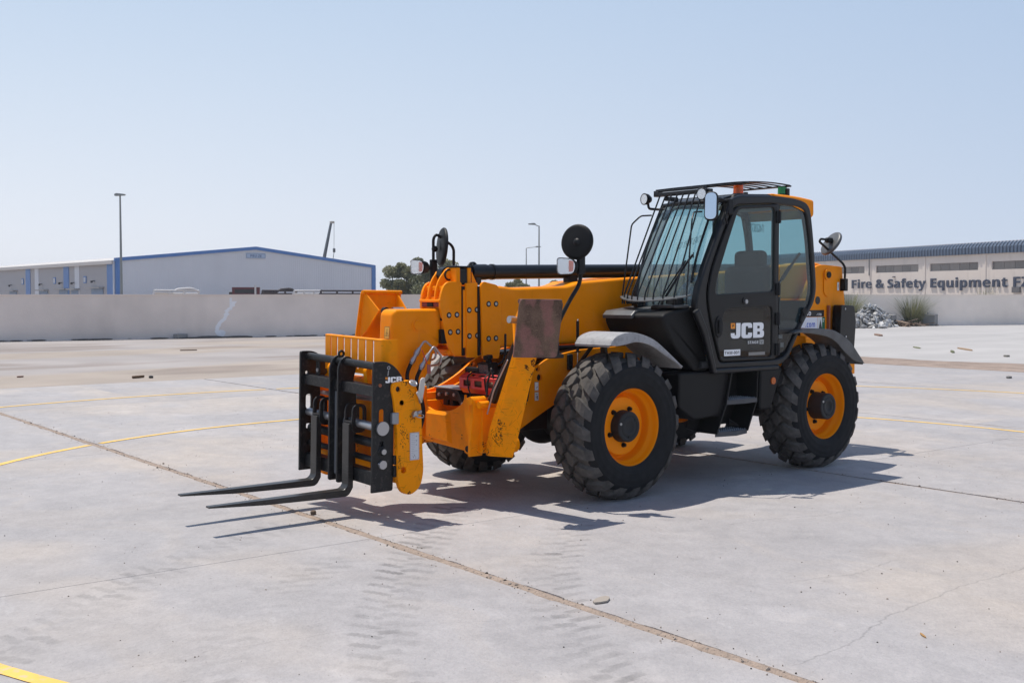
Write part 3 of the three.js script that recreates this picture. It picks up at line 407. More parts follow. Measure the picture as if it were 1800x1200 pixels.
// --- front frame that the boom nose drops into
{
  const f = part('front_frame', T), zc = -0.05;
  const U = []; for (let k = 0; k <= 14; k++) { const a = Math.PI * k / 14; U.push([zc - 0.015 - 0.28 * Math.cos(a), 0.86 - 0.035 * Math.cos(a + Math.PI) - 0.125 * Math.pow(Math.sin(a), 0.8)]); }
  const out = [[zc - 0.33, 0.43], [zc - 0.33, 0.855], [zc - 0.305, 0.85], ...U, [zc + 0.285, 0.905], [zc + 0.32, 0.9], [zc + 0.32, 0.5], [zc + 0.27, 0.465]];
  mesh('front_plate', exX(out, 1.13, 1.155), M.worn, f);
  mesh('front_pressing', loft([
    [[1.154, 0.50, zc + 0.24], [1.154, 0.735, zc + 0.24], [1.154, 0.735, zc - 0.10], [1.154, 0.47, zc - 0.13]],
    [[1.178, 0.515, zc + 0.215], [1.178, 0.705, zc + 0.215], [1.172, 0.705, zc - 0.05], [1.172, 0.49, zc - 0.08]]]), M.worn, f);
  mesh('front_rib', box(1.12, 1.19, 0.49, 0.93, zc + 0.275, zc + 0.32, 0.012), M.worn, f);
  mesh('tray_floor', box(0.55, 1.13, 0.66, 0.685, -0.40, 0.44), M.paint, f);
  for (const wallPlate of [exZ([[1.13, 0.6], [1.13, 0.86], [0.97, 0.862], [0.84, 0.88], [0.67, 0.943], [0.39, 1.125], [0.12, 1.21], [0.12, 0.6]], 0.33, 0.355, { r: 0.05 }), exZ([[1.13, 0.6], [1.13, 0.84], [0.9, 0.84], [0.7, 0.9], [0.7, 0.6]], -0.36, -0.335)]) mesh('tray_wall', wallPlate, M.paint, f);
  mesh('hydraulic_block', [exX([[0.30, 0.8], [0.30, 0.90], [-0.02, 0.90], [-0.10, 0.8], [-0.13, 0.74], [-0.09, 0.73], [-0.02, 0.81], [0.05, 0.81], [0.05, 0.76], [0.1, 0.76], [0.1, 0.81], [0.13, 0.81], [0.13, 0.76], [0.19, 0.76], [0.19, 0.81]], 0.88, 0.98)], M.satin, f);
  mesh('block_cover', box(0.78, 0.99, 0.905, 0.918, -0.08, 0.32, 0.005), M.fwd, f);
  for (const [y, z] of [[0.85, 0.24], [0.86, 0.13], [0.86, 0.02], [0.79, -0.1]]) mesh('bolt', cyl([0.98, y, z], [0.995, y, z], 0.016, 6), M.zinc, f);
  for (const s of [-1, 1]) {
    const z0 = zc + s * 0.33, z1 = zc + s * 0.6;
    mesh('leg_bracket', [exX([[z0, 0.425], [z0, 0.875], [zc + s * 0.40, 0.872], [zc + s * 0.43, 0.40]], 1.12, 1.185, { r: 0.015 }), exX([[zc + s * 0.415, 0.405], [zc + s * 0.44, 0.4], [zc + s * 0.50, 0.87, 0.02], [zc + s * 0.455, 0.9, 0.02]], 1.08, 1.215, { r: 0.02 }), box(0.85, 1.13, 0.43, 0.8, Math.min(z0, z1 - s * 0.1), Math.max(z0, z1 - s * 0.1))], M.worn, f);
    mesh('pivot_pin', [cyl([1.12, 0.46, zc + s * 0.385], [1.196, 0.46, zc + s * 0.385], 0.026, 16)], M.plastic, f);
    mesh('pin_boss', [cyl([1.08, 0.86, zc + s * 0.46], [1.225, 0.86, zc + s * 0.46], 0.034, 16), cyl([1.09, 0.83, zc + s * 0.53], [1.19, 0.83, zc + s * 0.53], 0.03, 14)], M.worn, f);
  }
  // red slotted hose guard
  const g = part('hose_guard', T); g.position.set(-0.13, 0.005, 0.12);
  const pan = (a, b) => { const holes = Array.from({ length: 3 }, (_, i) => fillet([[0.055 + i * 0.15, -b * 0.5], [0.155 + i * 0.15, -b * 0.5], [0.155 + i * 0.15, b * 0.5], [0.055 + i * 0.15, b * 0.5]].map((p) => [p[0], p[1] * 0.72]), 0.006, 2)); return exZ([[0, -a], [0.48, -a], [0.48, a], [0, a]], 0, 0.004, { bevel: 0, holes }); };
  const place = (geo, ang, y, x) => { geo.rotateX(ang); geo.rotateY(Math.PI / 2); geo.translate(x, y, -0.25); return geo; };
  mesh('guard_panel', [place(pan(0.045, 0.07), 0, 0.975, 1.17), place(pan(0.04, 0.055), -Math.PI / 2 + 0.35, 1.035, 1.125), place(exZ([[0, -0.03], [0.48, -0.03], [0.48, 0.03], [0, 0.03]], 0, 0.004, { bevel: 0 }), 0.75, 0.912, 1.15), place(exZ([[0, -0.03], [0.48, -0.03], [0.48, 0.03], [0, 0.03]], 0, 0.004, { bevel: 0 }), Math.PI / 2, 0.893, 1.1)], M.red, g);
  mesh('guard_end', exZ([[1.172, 0.925], [1.172, 1.02], [1.15, 1.035], [1.09, 1.06], [1.07, 1.04], [1.07, 0.9], [1.13, 0.89]], -0.255, -0.249, { bevel: 0 }), M.red, g);
  for (const z of [-0.37, -0.60]) mesh('strap', tube([[1.182, 0.92, z - 0.02], [1.182, 1.025, z], [1.13, 1.062, z + 0.01], [1.06, 1.07, z + 0.02]], 0.006, 0.02, 6), M.hose, g);
  mesh('strap_tail', tube([[1.182, 0.92, -0.39], [1.19, 0.885, -0.43], [1.18, 0.875, -0.46]], 0.006, 0.02, 6), M.hose, g);
  mesh('guarded_hose', [cyl([1.1, 0.975, -0.26], [1.1, 0.975, -0.72], 0.032, 14)], M.wood, g);
  // work lamp under the boom
  const l = part('work_lamp', T); l.position.set(0.895, 1.095, -0.33); l.rotation.set(0, 0.12, -0.2); l.scale.setScalar(1.2);
  mesh('housing', [loft([[[0.04, -0.06, -0.055], [0.04, 0.05, -0.055], [0.04, 0.05, 0.055], [0.04, -0.06, 0.055]], [[-0.01, -0.058, -0.052], [-0.01, 0.05, -0.052], [-0.01, 0.05, 0.052], [-0.01, -0.058, 0.052]], [[-0.07, -0.03, -0.03], [-0.07, 0.03, -0.03], [-0.07, 0.03, 0.03], [-0.07, -0.03, 0.03]]])], M.plastic, l);
  mesh('lens', box(0.038, 0.043, -0.05, 0.04, -0.045, 0.045, 0.002), M.lamp, l); mesh('reflector', box(0.033, 0.0375, -0.05, 0.04, -0.045, 0.045, 0.001), std(lin(0.6, 0.6, 0.57), 0.4), l);
  mesh('lamp_bracket', [cyl([-0.02, 0.04, 0], [-0.02, 0.09, 0], 0.022, 10), box(-0.045, 0.01, 0.065, 0.095, -0.025, 0.025)], M.plastic, l);
  mesh('lamp_cable', tube([[-0.06, 0.01, -0.02], [-0.12, 0.03, -0.05], [-0.14, 0.12, -0.06], [-0.2, 0.2, -0.02]], 0.009, 0.05, 6), M.hose, l);
}
// --- stabiliser legs, folded up
function stabiliser(s) {
  const g = part('stabiliser_leg', T), z = (v) => s * v, up = s > 0 ? 0.05 : 0;
  const sec = (y, x1, xm, xb, zi, zm, zo) => [[x1, y, z(zi)], [xm, y, z(zm)], [xb, y, z(zo)], [xb - 0.13, y, z(zo - 0.165)], [xb - 0.13, y, z(zi - 0.02)]];
  const o = s > 0 ? 0.14 : 0;
  mesh('leg_beam', loft([sec(0.425, 1.145, 1.15, 1.06, 0.62, 0.68, 0.855), sec(0.62, 1.15, 1.15, 1.055, 0.66, 0.735 - o * 0.2, 0.925 - o * 0.2), sec(1.24, 1.15, 1.15, 1.05, 0.955 - o, 1.015 - o, 1.135 - o), sec(1.45, 1.14, 1.14, 1.06, 1.03 - o, 1.08 - o, 1.16 - o), sec(1.53, 1.11, 1.11, 1.06, 1.06 - o, 1.1 - o, 1.155 - o)].map((q) => s > 0 ? q.slice().reverse() : q)), M.scraped, g);
  mesh('leg_pivot', cyl([0.88, 0.5, z(0.66)], [1.12, 0.5, z(0.66)], 0.07, 20), M.worn, g);
  // foot plate with curled top edge
  const pl = [[1.345, 1.247], [1.28, 1.655], [1.265, 1.685], [0.86, 1.68], [0.838, 1.65], [0.9, 1.245], [0.93, 1.228]];
  const q = part('stabiliser_foot', T);
  const ft = mesh('foot_plate', [exZ(pl, -1.205, -1.19, { r: 0.015 }), cyl([1.268, 1.668, -1.183], [0.845, 1.664, -1.183], 0.018, 12)], s < 0 ? M.plate : M.worn, q);
  for (const rib of [loft([[[1.3, 1.25, -1.19], [1.25, 1.67, -1.19], [1.235, 1.67, -1.19], [1.285, 1.25, -1.19]], [[1.27, 1.32, -1.12], [1.2, 1.5, -1.02], [1.185, 1.5, -1.02], [1.255, 1.32, -1.12]]]), loft([[[0.95, 1.25, -1.19], [0.9, 1.67, -1.19], [0.885, 1.67, -1.19], [0.935, 1.25, -1.19]], [[0.94, 1.32, -1.12], [0.9, 1.5, -1.02], [0.885, 1.5, -1.02], [0.925, 1.32, -1.12]]])]) mesh('foot_rib', rib, M.paint, q);
  mesh('foot_pin', [s < 0 ? cyl([0.86, 1.49, -1.09], [1.30, 1.53, -1.1], 0.028, 14) : cyl([0.86, 1.5, -1.07], [1.02, 1.5, -1.07], 0.028, 14)], M.zinc, q);
  if (s > 0) { q.scale.z = -1; q.position.set(-0.02, 0.075, -0.12); }
  // hydraulic ram
  mesh('stabiliser_ram', [cyl([1.08, 0.86, z(0.62)], [1.03, 1.34, z(0.89)], 0.042, 16), tube([[1.09, 0.9, z(0.56)], [1.07, 1.02, z(0.55)], [1.06, 1.1, z(0.58)], [1.1, 1.13, z(0.63)], [1.1, 1.05, z(0.66)]], 0.009, 0.03, 6)], M.satin, g);
  mesh('ram_pipe', tube([[1.13, 0.76, z(0.62)], [1.13, 0.95, z(0.70)], [1.10, 1.2, z(0.84)]], 0.007, 0.03, 6), M.zinc, g);
}
stabiliser(-1); stabiliser(1);
// --- boom
{
  const b = part('boom', T);
  mesh('outer_section', exZ([[0.70, 1.262], [0.70, 1.80], [0.5, 1.777], [0.27, 1.783], [-0.15, 1.797], [-0.28, 1.835], [-0.85, 1.876], [-2.4, 1.96], [-3.6, 2.06], [-3.95, 2.08], [-4.17, 2.02], [-4.2, 1.9], [-4.1, 1.78], [-3.7, 1.70], [-2.6, 1.45], [-0.4, 1.272]], -0.2, 0.2, { r: 0.06, bevel: 0.032, bs: 4 }), M.paint, b);
  mesh('middle_section', exZ([[1.03, 1.27], [1.03, 1.76], [0.68, 1.77], [0.68, 1.27]], -0.17, 0.17, { bevel: 0.012 }), M.paint, b);
  mesh('inner_section', exZ([[1.2, 1.30], [1.22, 1.70], [0.9, 1.72], [0.9, 1.29]], -0.135, 0.135, { bevel: 0.012 }), M.paint, b);
  const c1 = [[1.255, 1.62], [1.25, 1.72, 0.05], [1.20, 1.828, 0.06], [1.03, 1.828, 0.03], [1.018, 1.26], [1.01, 1.2, 0.01], [1.12, 1.212, 0.02], [1.19, 1.31, 0.06]];
  const c2 = [[1.0, 1.188], [1.008, 1.815, 0.012], [0.884, 1.824, 0.025], [0.878, 1.184]];
  const c3 = [[0.853, 1.176], [0.876, 1.80, 0.03], [0.85, 1.83, 0.02], [0.69, 1.80, 0.03], [0.655, 1.705, 0.06], [0.643, 1.46, 0.1], [0.66, 1.28, 0.06], [0.68, 1.17, 0.01]];
  for (const [c, z, bolts] of [[c1, 0.15, [[1.165, 1.547], [1.083, 1.55], [1.153, 1.405], [1.072, 1.408]]], [c2, 0.182, [[0.977, 1.588], [0.896, 1.591], [0.975, 1.37], [0.892, 1.372]]], [c3, 0.214, [[0.794, 1.639], [0.713, 1.64], [0.794, 1.344], [0.714, 1.346]]]]) {
    for (const s of [-1, 1]) mesh('collar_plate', exZ(c, s * z, s * (z - 0.028), { r: 0.01 }), M.paint, b);
    for (const [x, y] of bolts) { mesh('bolt_recess', cyl([x, y, -z - 0.0006], [x, y, -z + 0.004], 0.025, 16), M.plastic, b); mesh('bolt', [cyl([x, y, -z + 0.002], [x, y, -z - 0.004], 0.013, 14)], M.zinc, b); }
    const xs = c.map((p) => p[0]), x0 = Math.min(...xs) + 0.03, x1 = Math.max(...xs) - 0.05;
    for (const band of [box(x0, x1, 1.75, 1.79, -z + 0.012, z - 0.012), box(x0, x1 - 0.04, 1.215, 1.26, -z + 0.012, z - 0.012)]) mesh('collar_band', band, M.paint, b);
  }
  for (const [x, z] of [[1.006, -0.162], [0.862, -0.193]]) mesh('shade_grease_strip', box(x, x + 0.03, 1.205, 1.79, z, z + 0.022, 0.003), M.hose, b);  // dark strips added in the collar gaps for their shade and grease
  mesh('collar_shelf', box(1.06, 1.262, 1.655, 1.68, -0.148, 0.15), M.paint, b);
  mesh('wear_pad', [box(1.1, 1.25, 1.616, 1.655, -0.13, -0.04), box(1.1, 1.25, 1.616, 1.655, 0.05, 0.14)], std(lin(0.16, 0.02, 0.018), 0.7), b);
  mesh('wear_shim', [box(1.14, 1.255, 1.616, 1.654, -0.036, 0.045), box(1.2, 1.235, 1.5, 1.61, -0.146, -0.112), box(1.155, 1.24, 1.31, 1.43, -0.146, -0.1)], M.plastic, b);
  for (const z of [-0.06, 0.04]) mesh('ram_ear', exZ([[1.245, 1.68], [1.235, 1.76, 0.05], [1.2, 1.85, 0.08], [1.115, 1.945, 0.05], [1.05, 1.95, 0.01], [1.05, 1.86], [0.98, 1.80], [0.98, 1.68]], z, z + 0.022, { r: 0.01 }), M.paint, b);
  mesh('ear_pin', [cyl([1.1, 1.885, -0.075], [1.1, 1.885, 0.1], 0.034, 18)], M.paint, b); mesh('pin_ring', [new THREE.TorusGeometry(0.043, 0.007, 8, 24).translate(1.1, 1.885, -0.063)], M.satin, b);
  mesh('ram_end', [cyl([1.1, 1.89, -0.035], [1.1, 1.89, 0.035], 0.062, 18), box(0.9, 1.08, 1.86, 1.93, -0.03, 0.03)], M.satin, b);
  mesh('hose_post', [box(1.045, 1.09, 1.8, 1.945, -0.15, -0.02), box(0.93, 0.965, 1.8, 1.945, -0.15, -0.02), exZ([[0.93, 1.82], [0.93, 1.91], [0.885, 1.825]], -0.16, -0.15)], M.paint, b);
  mesh('post_gap', [box(0.965, 1.045, 1.8, 1.94, -0.14, -0.03), box(0.925, 1.095, 1.9455, 1.96, -0.145, -0.01)], M.satin, b);
  // extension ram tube lying over the boom
  const ax = (x) => 1.913 + (0.74 - x) * 0.0245;
  mesh('ram_tube', [cyl([0.82, ax(0.82), 0], [-3.6, ax(-3.6) - 0.02, 0], 0.064, 28)], M.satin, b);
  mesh('ram_collar', [cyl([0.83, ax(0.83), 0], [0.66, ax(0.66), 0], 0.069, 28), cyl([0.6, ax(0.6), 0], [0.575, ax(0.575), 0], 0.07, 28), cyl([0.9, ax(0.9), 0], [0.82, ax(0.82), 0], 0.052, 24), box(0.74, 0.80, 1.8, 1.93, -0.05, 0.05)], M.satin, b);
  mesh('hose_loop', tube([[0.86, 1.8, -0.05], [0.9, 1.9, -0.06], [0.87, 1.985, -0.04], [0.78, 1.995, 0], [0.72, 1.97, 0.05]], 0.011, 0.06, 8), M.hose, b);
  mesh('ram_saddle', [box(-0.4, -0.3, 1.80, 1.9, -0.05, 0.05), box(-2.2, -2.05, 1.9, 1.95, -0.05, 0.05)], M.plastic, b);
  mesh('boom_top_plate', exZ([[-0.15, 1.79], [-0.3, 1.84], [-0.85, 1.882], [-1.4, 1.91], [-1.4, 1.88], [-0.3, 1.8]], 0.12, 0.2), M.paint, b);
  // nose
  mesh('boom_nose', exZ([[1.2, 1.31], [1.2, 1.60], [1.655, 1.60, 0.035], [1.69, 1.565, 0.03], [1.715, 1.15, 0.2], [1.83, 0.62], [1.85, 0.42, 0.08], [1.7, 0.32, 0.08], [1.58, 0.4, 0.06], [1.43, 0.92, 0.1], [1.305, 1.12, 0.05], [1.29, 1.21, 0.05], [1.25, 1.28]], -0.1, 0.1, { r: 0.012, bevel: 0.03, bs: 4, n: 5 }), M.paint, b);
  mesh('nose_pin', [cyl([1.45, 1.468, -0.099], [1.45, 1.468, -0.104], 0.06, 28), cyl([1.45, 1.468, -0.103], [1.45, 1.468, -0.114], 0.042, 24)], M.paint, b);
  mesh('nose_stop', cyl([1.62, 1.585, 0.1], [1.62, 1.585, 0.14], 0.03, 12), M.plastic, b);
  const warn = decal(96, 128, (x, w, h) => { x.fillStyle = '#e8b43c'; x.fillRect(0, 0, w, h); x.strokeStyle = '#2a2113'; x.lineWidth = 4; x.strokeRect(4, 4, w - 8, h - 8); x.beginPath(); x.moveTo(48, 24); x.lineTo(82, 100); x.lineTo(14, 100); x.closePath(); x.stroke(); x.fillStyle = '#2a2113'; x.fillRect(38, 56, 8, 40); x.fillRect(50, 66, 10, 8); x.fillRect(56, 66, 6, 28); });
  const wl = new THREE.PlaneGeometry(0.072, 0.1); wl.rotateY(Math.PI / 2); wl.rotateZ(0.06); wl.translate(1.7035, 1.41, -0.03); mesh('warning_label', wl, warn, b, true);
  // pipes and hoses on the nose
  for (const [dz, dx] of [[-0.16, 0], [-0.22, -0.05]]) {
    const y = dx ? -0.045 : 0; mesh('steel_pipe', tube([[1.32 + dx * 0.2, 1.175 + y, -0.1], [1.315 + dx * 0.2, 1.19 + y, dz], [1.305 + dx * 0.2, 1.255 + y, dz], [1.42 + dx, 1.345 + y, dz], [1.48 + dx, 1.275 + y, dz]], 0.009, 0.03, 8), M.zinc, b);
    mesh('hose_fitting', [cyl([1.475 + dx, 1.28 + y, dz], [1.56 + dx, 1.155 + y, dz], 0.017, 8), cyl([1.49 + dx, 1.26 + y, dz], [1.51 + dx, 1.23 + y, dz], 0.023, 6), cyl([1.53 + dx, 1.2 + y, dz], [1.55 + dx, 1.17 + y, dz], 0.022, 6)], M.zinc, b);
    mesh('hydraulic_hose', tube([[1.555 + dx, 1.165 + y, dz], [1.605 + dx, 1.07 + y, dz], [1.60 + dx, 0.95, dz - 0.05], [1.55 + dx, 0.75, dz - 0.05], [1.62 + dx, 0.5, dz]], 0.016, 0.09, 10), M.hose, b);
  }
  mesh('tag_tie', tube([[1.50, 1.27, -0.235], [1.47, 1.2, -0.24], [1.44, 1.12, -0.238]], 0.004, 0.03, 5), M.red, b);
  mesh('rag_tag', box(1.42, 1.455, 1.075, 1.15, -0.246, -0.238, 0.003), std(lin(0.35, 0.12, 0.11), 0.8), b);
  // boom rear pivot tower
  const tw = part('boom_tower', T);
  for (const s of [-1, 1]) mesh('tower_plate', exZ([[-3.1, 1.2], [-3.55, 1.75, 0.2], [-3.74, 2.03, 0.08], [-3.88, 2.055, 0.1], [-4.26, 2.035, 0.02], [-4.33, 1.58], [-4.33, 1.05], [-3.1, 1.05]], s * 0.3, s * 0.265, { r: 0.03 }), M.paint, tw);
  mesh('tower_back', box(-4.33, -4.27, 1.05, 1.95, -0.26, 0.26), M.paint, tw);
  mesh('pivot_bolt', [cyl([-3.96, 1.94, -0.3], [-3.96, 1.94, -0.325], 0.062, 24), exZ([[-3.9, 1.98, 0.06], [-3.9, 1.72, 0.06], [-4.01, 1.68, 0.06], [-4.03, 1.98, 0.06]], -0.312, -0.301, { r: 0.05 })], M.paint, tw);
  mesh('pivot_cap', cyl([-3.965, 1.94, -0.325], [-3.965, 1.94, -0.338], 0.036, 20), M.plastic, tw);
  mesh('access_hole', cyl([-3.80, 1.655, -0.3005], [-3.80, 1.655, -0.303], 0.045, 20), M.satin, tw);
  mesh('slot_cover', exZ(slot(-4.18, 1.84, 0.035, 0.12), -0.302, -0.300, { bevel: 0 }), M.scraped, tw);
  mesh('rear_guard', exZ([[-4.02, 1.1], [-4.05, 1.605, 0.03], [-4.3, 1.595, 0.03], [-4.34, 1.42], [-4.31, 1.1]], -0.44, -0.33, { r: 0.02 }), M.satin, tw);
  mesh('guard_bolt', [cyl([-4.12, 1.56, -0.44], [-4.12, 1.56, -0.447], 0.012, 8), cyl([-4.14, 1.25, -0.44], [-4.14, 1.25, -0.447], 0.012, 8)], M.zinc, tw);
  mesh('guard_strip', box(-3.995, -3.97, 1.1, 1.6, -0.34, -0.301), std(lin(0.35, 0.12, 0.06), 0.6), tw);
  const modelTag = decal(512, 128, (x, w, h) => { x.fillStyle = '#141416'; x.fillRect(0, 0, w, h); x.fillStyle = '#f2f2f2'; x.font = 'bold 108px sans-serif'; x.textBaseline = 'middle'; x.fillText('540', 40, 66, 290); x.font = 'bold 60px sans-serif'; x.fillText('-170', 336, 86, 166); });
  sticker('model_sticker', modelTag, -3.50, -3.92, 1.475, 1.548, -0.3035, tw);
  const web = decal(512, 160, (x, w, h) => { x.fillStyle = '#e9ecf2'; x.fillRect(0, 0, w, h); x.fillStyle = '#2450c0'; x.font = 'bold 92px sans-serif'; x.textAlign = 'right'; x.fillText('.com', 470, 116); });
  sticker('web_sticker', web, -3.35, -3.797, 1.32, 1.47, -0.3035, tw);
  sticker('certificate_sticker', decal(96, 128, (x, w, h) => { x.fillStyle = '#e6e8e4'; x.fillRect(0, 0, w, h); x.fillStyle = '#24704e'; x.fillRect(58, 0, 38, h); x.fillStyle = '#3a3f3c'; x.beginPath(); x.moveTo(36, 20); x.lineTo(66, 116); x.lineTo(8, 116); x.fill(); x.fillStyle = '#e6e8e4'; x.fillRect(64, 14, 24, 8); x.fillRect(64, 30, 18, 8); }), -3.80, -3.94, 1.29, 1.47, -0.3035, tw);
  sticker('tower_label', decal(48, 96, (x, w, h) => { x.fillStyle = '#ececec'; x.fillRect(0, 0, w, h); x.fillStyle = '#222'; x.fillRect(20, 30, 8, 36); x.strokeStyle = '#555'; x.strokeRect(2, 2, w - 4, h - 4); }), -4.165, -4.205, 1.765, 1.86, -0.3035, tw);
}
// --- fork carriage (it sits a little out of level, as in life)
{
  const c = part('fork_carriage', T); c.rotation.x = -0.036;
  const sideP = [[2.2, 0.25], [2.2, 1.238, 0.02], [2.075, 1.238, 0.08], [1.985, 1.18, 0.06], [1.925, 1.09, 0.05], [1.9, 1.02], [1.95, 0.99], [2.012, 0.95], [2.012, 0.25, 0.02]];
  const sideH = [slot(2.12, 0.82, 0.05, 0.12), fillet([[2.1, 0.595], [2.14, 0.595], [2.14, 0.635], [2.1, 0.635]], 0.008, 2)];
  for (const z of [-0.54, 0.565]) mesh('side_plate', exZ(sideP, z, z - 0.025, { r: 0.004, holes: [...sideH, circ(2.14, 1.06, 0.014, 10)] }), M.carriage, c);
  for (const z of [-0.035, 0.09]) mesh('middle_plate', exZ([[2.2, 0.245, 0.02], [2.2, 1.16, 0.05], [2.16, 1.238, 0.06], [2.08, 1.238, 0.05], [2.03, 1.15, 0.03], [2.06, 1.06, 0.05], [2.05, 0.98], [2.03, 0.95], [2.03, 0.245, 0.02]], z, z - 0.022, { r: 0.01 }), M.carriage, c);
  mesh('lifting_eye', [new THREE.TorusGeometry(0.022, 0.01, 8, 16).translate(2.11, 1.25, 0.05), box(2.04, 2.09, 1.17, 1.21, -0.1, -0.04)], M.carriage, c);
  mesh('top_tube', cyl([2.12, 1.195, -0.54], [2.12, 1.195, 0.55], 0.03, 20), M.carriage, c);
  mesh('upper_bar', box(2.075, 2.165, 0.965, 1.048, -0.545, 0.55), M.carriage, c);
  mesh('fork_shaft', cyl([2.12, 0.735, -0.545], [2.12, 0.735, 0.55], 0.032, 22), M.zinc, c);
  mesh('shaft_cap', [cyl([2.12, 0.735, -0.565], [2.12, 0.735, -0.584], 0.053, 26)], M.zinc, c);
  mesh('cap_bolt', [cyl([2.105, 0.557, -0.565], [2.105, 0.557, -0.58], 0.021, 14), cyl([2.115, 0.46, -0.565], [2.115, 0.46, -0.585], 0.034, 10), tube([[2.15, 0.47, -0.575], [2.115, 0.46, -0.58], [2.085, 0.445, -0.575]], 0.008, 0.01, 6)], M.zinc, c);
  mesh('cap_rim', new THREE.TorusGeometry(0.03, 0.006, 8, 18).translate(2.12, 0.557, -0.566), M.carriage, c);
  mesh('lower_tube', [cyl([2.09, 0.60, -0.54], [2.09, 0.60, 0.55], 0.036, 18), cyl([2.1, 0.475, -0.54], [2.1, 0.475, 0.55], 0.024, 16)], M.carriage, c);
  mesh('bottom_bar', box(2.06, 2.15, 0.285, 0.395, -0.545, 0.55), M.carriage, c);
  mesh('centre_strip', [box(2.14, 2.155, 0.3, 0.955, -0.035, 0.067, 0.003)], M.fwd, c);
  for (const y of [0.4, 0.9]) mesh('strip_bolt', cyl([2.155, y, 0.02], [2.158, y, 0.02], 0.009, 8), M.satin, c);
  for (const z of [0.42, -0.44]) { mesh('gusset', exX([[z - 0.03, 1.03], [z - 0.03, 1.19], [z + 0.03, 1.19], [z + 0.03, 1.03]], 2.095, 2.11, { bevel: 0.002, holes: [] }), M.carriage, c); mesh('gusset_pin', cyl([2.108, 1.09, z - 0.005], [2.118, 1.09, z - 0.005], 0.016, 12), M.zinc, c); }
  sticker('maker_logo', decal(512, 288, bigCol, { cut: big(true) }), 2.098, 1.945, 1.07, 1.125, -0.5665, c);
  mesh('safety_hook', [new THREE.TorusGeometry(0.011, 0.004, 6, 14).translate(2.068, 1.19, -0.567), cyl([2.07, 1.17, -0.567], [2.075, 1.13, -0.567], 0.004, 6)], M.zinc, c);
  mesh('plug', cyl([2.14, 1.06, -0.563], [2.14, 1.06, -0.567], 0.0135, 10), std(lin(0.3, 0.1, 0.05), 0.7), c);
  for (const z of [0.305, -0.187]) {
    const f = part('fork', c), w = 0.047, tip = 3.335;
    // one forged L: shank and tapered blade
    const L = [[2.160, 0.235], [2.160, 0.735, 0.004], [2.207, 0.735, 0.004], [2.207, 0.25, 0.03], [2.24, 0.222, 0.03], [tip, 0.222], [tip, 0.21], [2.9, 0.185], [2.4, 0.172], [2.2, 0.168, 0.05]];
    const g = exZ(fillet(L, 0.002, 4), z - w, z + w, { bevel: 0.004 });
    const p = g.attributes.position; for (let i = 0; i < p.count; i++) { const x = p.getX(i); if (x > 3.2) { const t = Math.min(1, (x - 3.2) / 0.135); p.setZ(i, z + (p.getZ(i) - z) * (1 - 0.45 * t * t)); } }
    mesh('blade', g, M.forged, f);
    for (const s of [-1, 1]) mesh('shaft_eye', exZ(fillet([[2.055, 0.66], [2.055, 0.885], [2.18, 0.885], [2.19, 0.66]], 0.06, 6), z + s * 0.052 - 0.009, z + s * 0.052 + 0.009, { bevel: 0.003, holes: [slot(2.118, 0.79, 0.068, 0.14)] }), M.carriage, f);
    mesh('eye_cap', [box(2.1, 2.19, 0.735, 0.752, z - 0.05, z + 0.05, 0.006)], M.carriage, f);
  }
  // quick hitch behind the carriage
  const h = part('quick_hitch', T);
  const hp = [[2.045, 1.055, 0.03], [1.868, 1.07, 0.03], [1.778, 0.88, 0.06], [1.77, 0.6], [1.757, 0.35, 0.1], [1.79, 0.235, 0.08], [1.88, 0.183, 0.06], [1.965, 0.215, 0.05], [1.995, 0.3, 0.05], [2.0, 0.68], [2.03, 0.92, 0.02], [2.05, 1.0]];
  for (const s of [-1, 1]) mesh('hitch_plate', exZ(hp, s * 0.62, s * 0.575, { r: 0.01, holes: [circ(1.99, 1.005, 0.021, 14), circ(1.943, 0.385, 0.024, 14)] }), M.scraped, h);
  mesh('hitch_edge', [exZ([[2.07, 1.03], [2.045, 1.06], [2.0, 0.86], [2.04, 0.86]], -0.575, -0.5)], M.scraped, h);
  mesh('hitch_cross', [cyl([1.93, 1.02, -0.575], [1.93, 1.02, 0.575], 0.05, 20), box(1.86, 1.98, 0.28, 0.42, -0.575, 0.575), box(1.84, 1.9, 0.42, 1.0, -0.2, 0.2)], M.worn, h);
  for (const z of [-0.25, 0.3]) mesh('hitch_claw', exZ([[2.04, 1.0], [2.06, 1.14, 0.03], [1.98, 1.2, 0.04], [1.86, 1.05], [1.86, 0.9]], z - 0.025, z + 0.025, { r: 0.02 }), M.worn, h);
  mesh('lock_shaft', cyl([1.96, 0.9, -0.62], [1.96, 0.9, 0.62], 0.02, 12), M.zinc, h);
  mesh('hitch_catch', [box(1.985, 2.045, 0.74, 0.83, -0.625, -0.56, 0.01)], M.fwd, h);
  mesh('hitch_stub', [box(1.98, 2.02, 0.335, 0.42, -0.6, -0.55, 0.004), box(1.995, 2.02, 0.43, 0.5, -0.6, -0.575, 0.004)], M.carriage, h);
  sticker('rating_plate', decal(128, 320, (x, w, h) => { seed = 5; x.fillStyle = '#c9c9cb'; x.fillRect(0, 0, w, h); x.strokeStyle = '#77777a'; x.lineWidth = 3; x.strokeRect(6, 6, w - 12, h - 12); x.fillStyle = '#55555a'; for (let i = 0; i < 13; i++) { x.globalAlpha = 0.55; x.fillRect(18, 24 + i * 21, rr(40, 92), 3); } x.globalAlpha = 1; for (const [a, b] of [[88, 40], [90, 92], [88, 140], [60, 262], [44, 284], [78, 290]]) x.fillRect(a, b, 9, 10); for (const [a, b] of [[10, 10], [110, 10], [10, 300], [110, 300]]) x.fillRect(a, b, 7, 7); }), 1.888, 1.803, 0.455, 0.665, -0.6235, h);
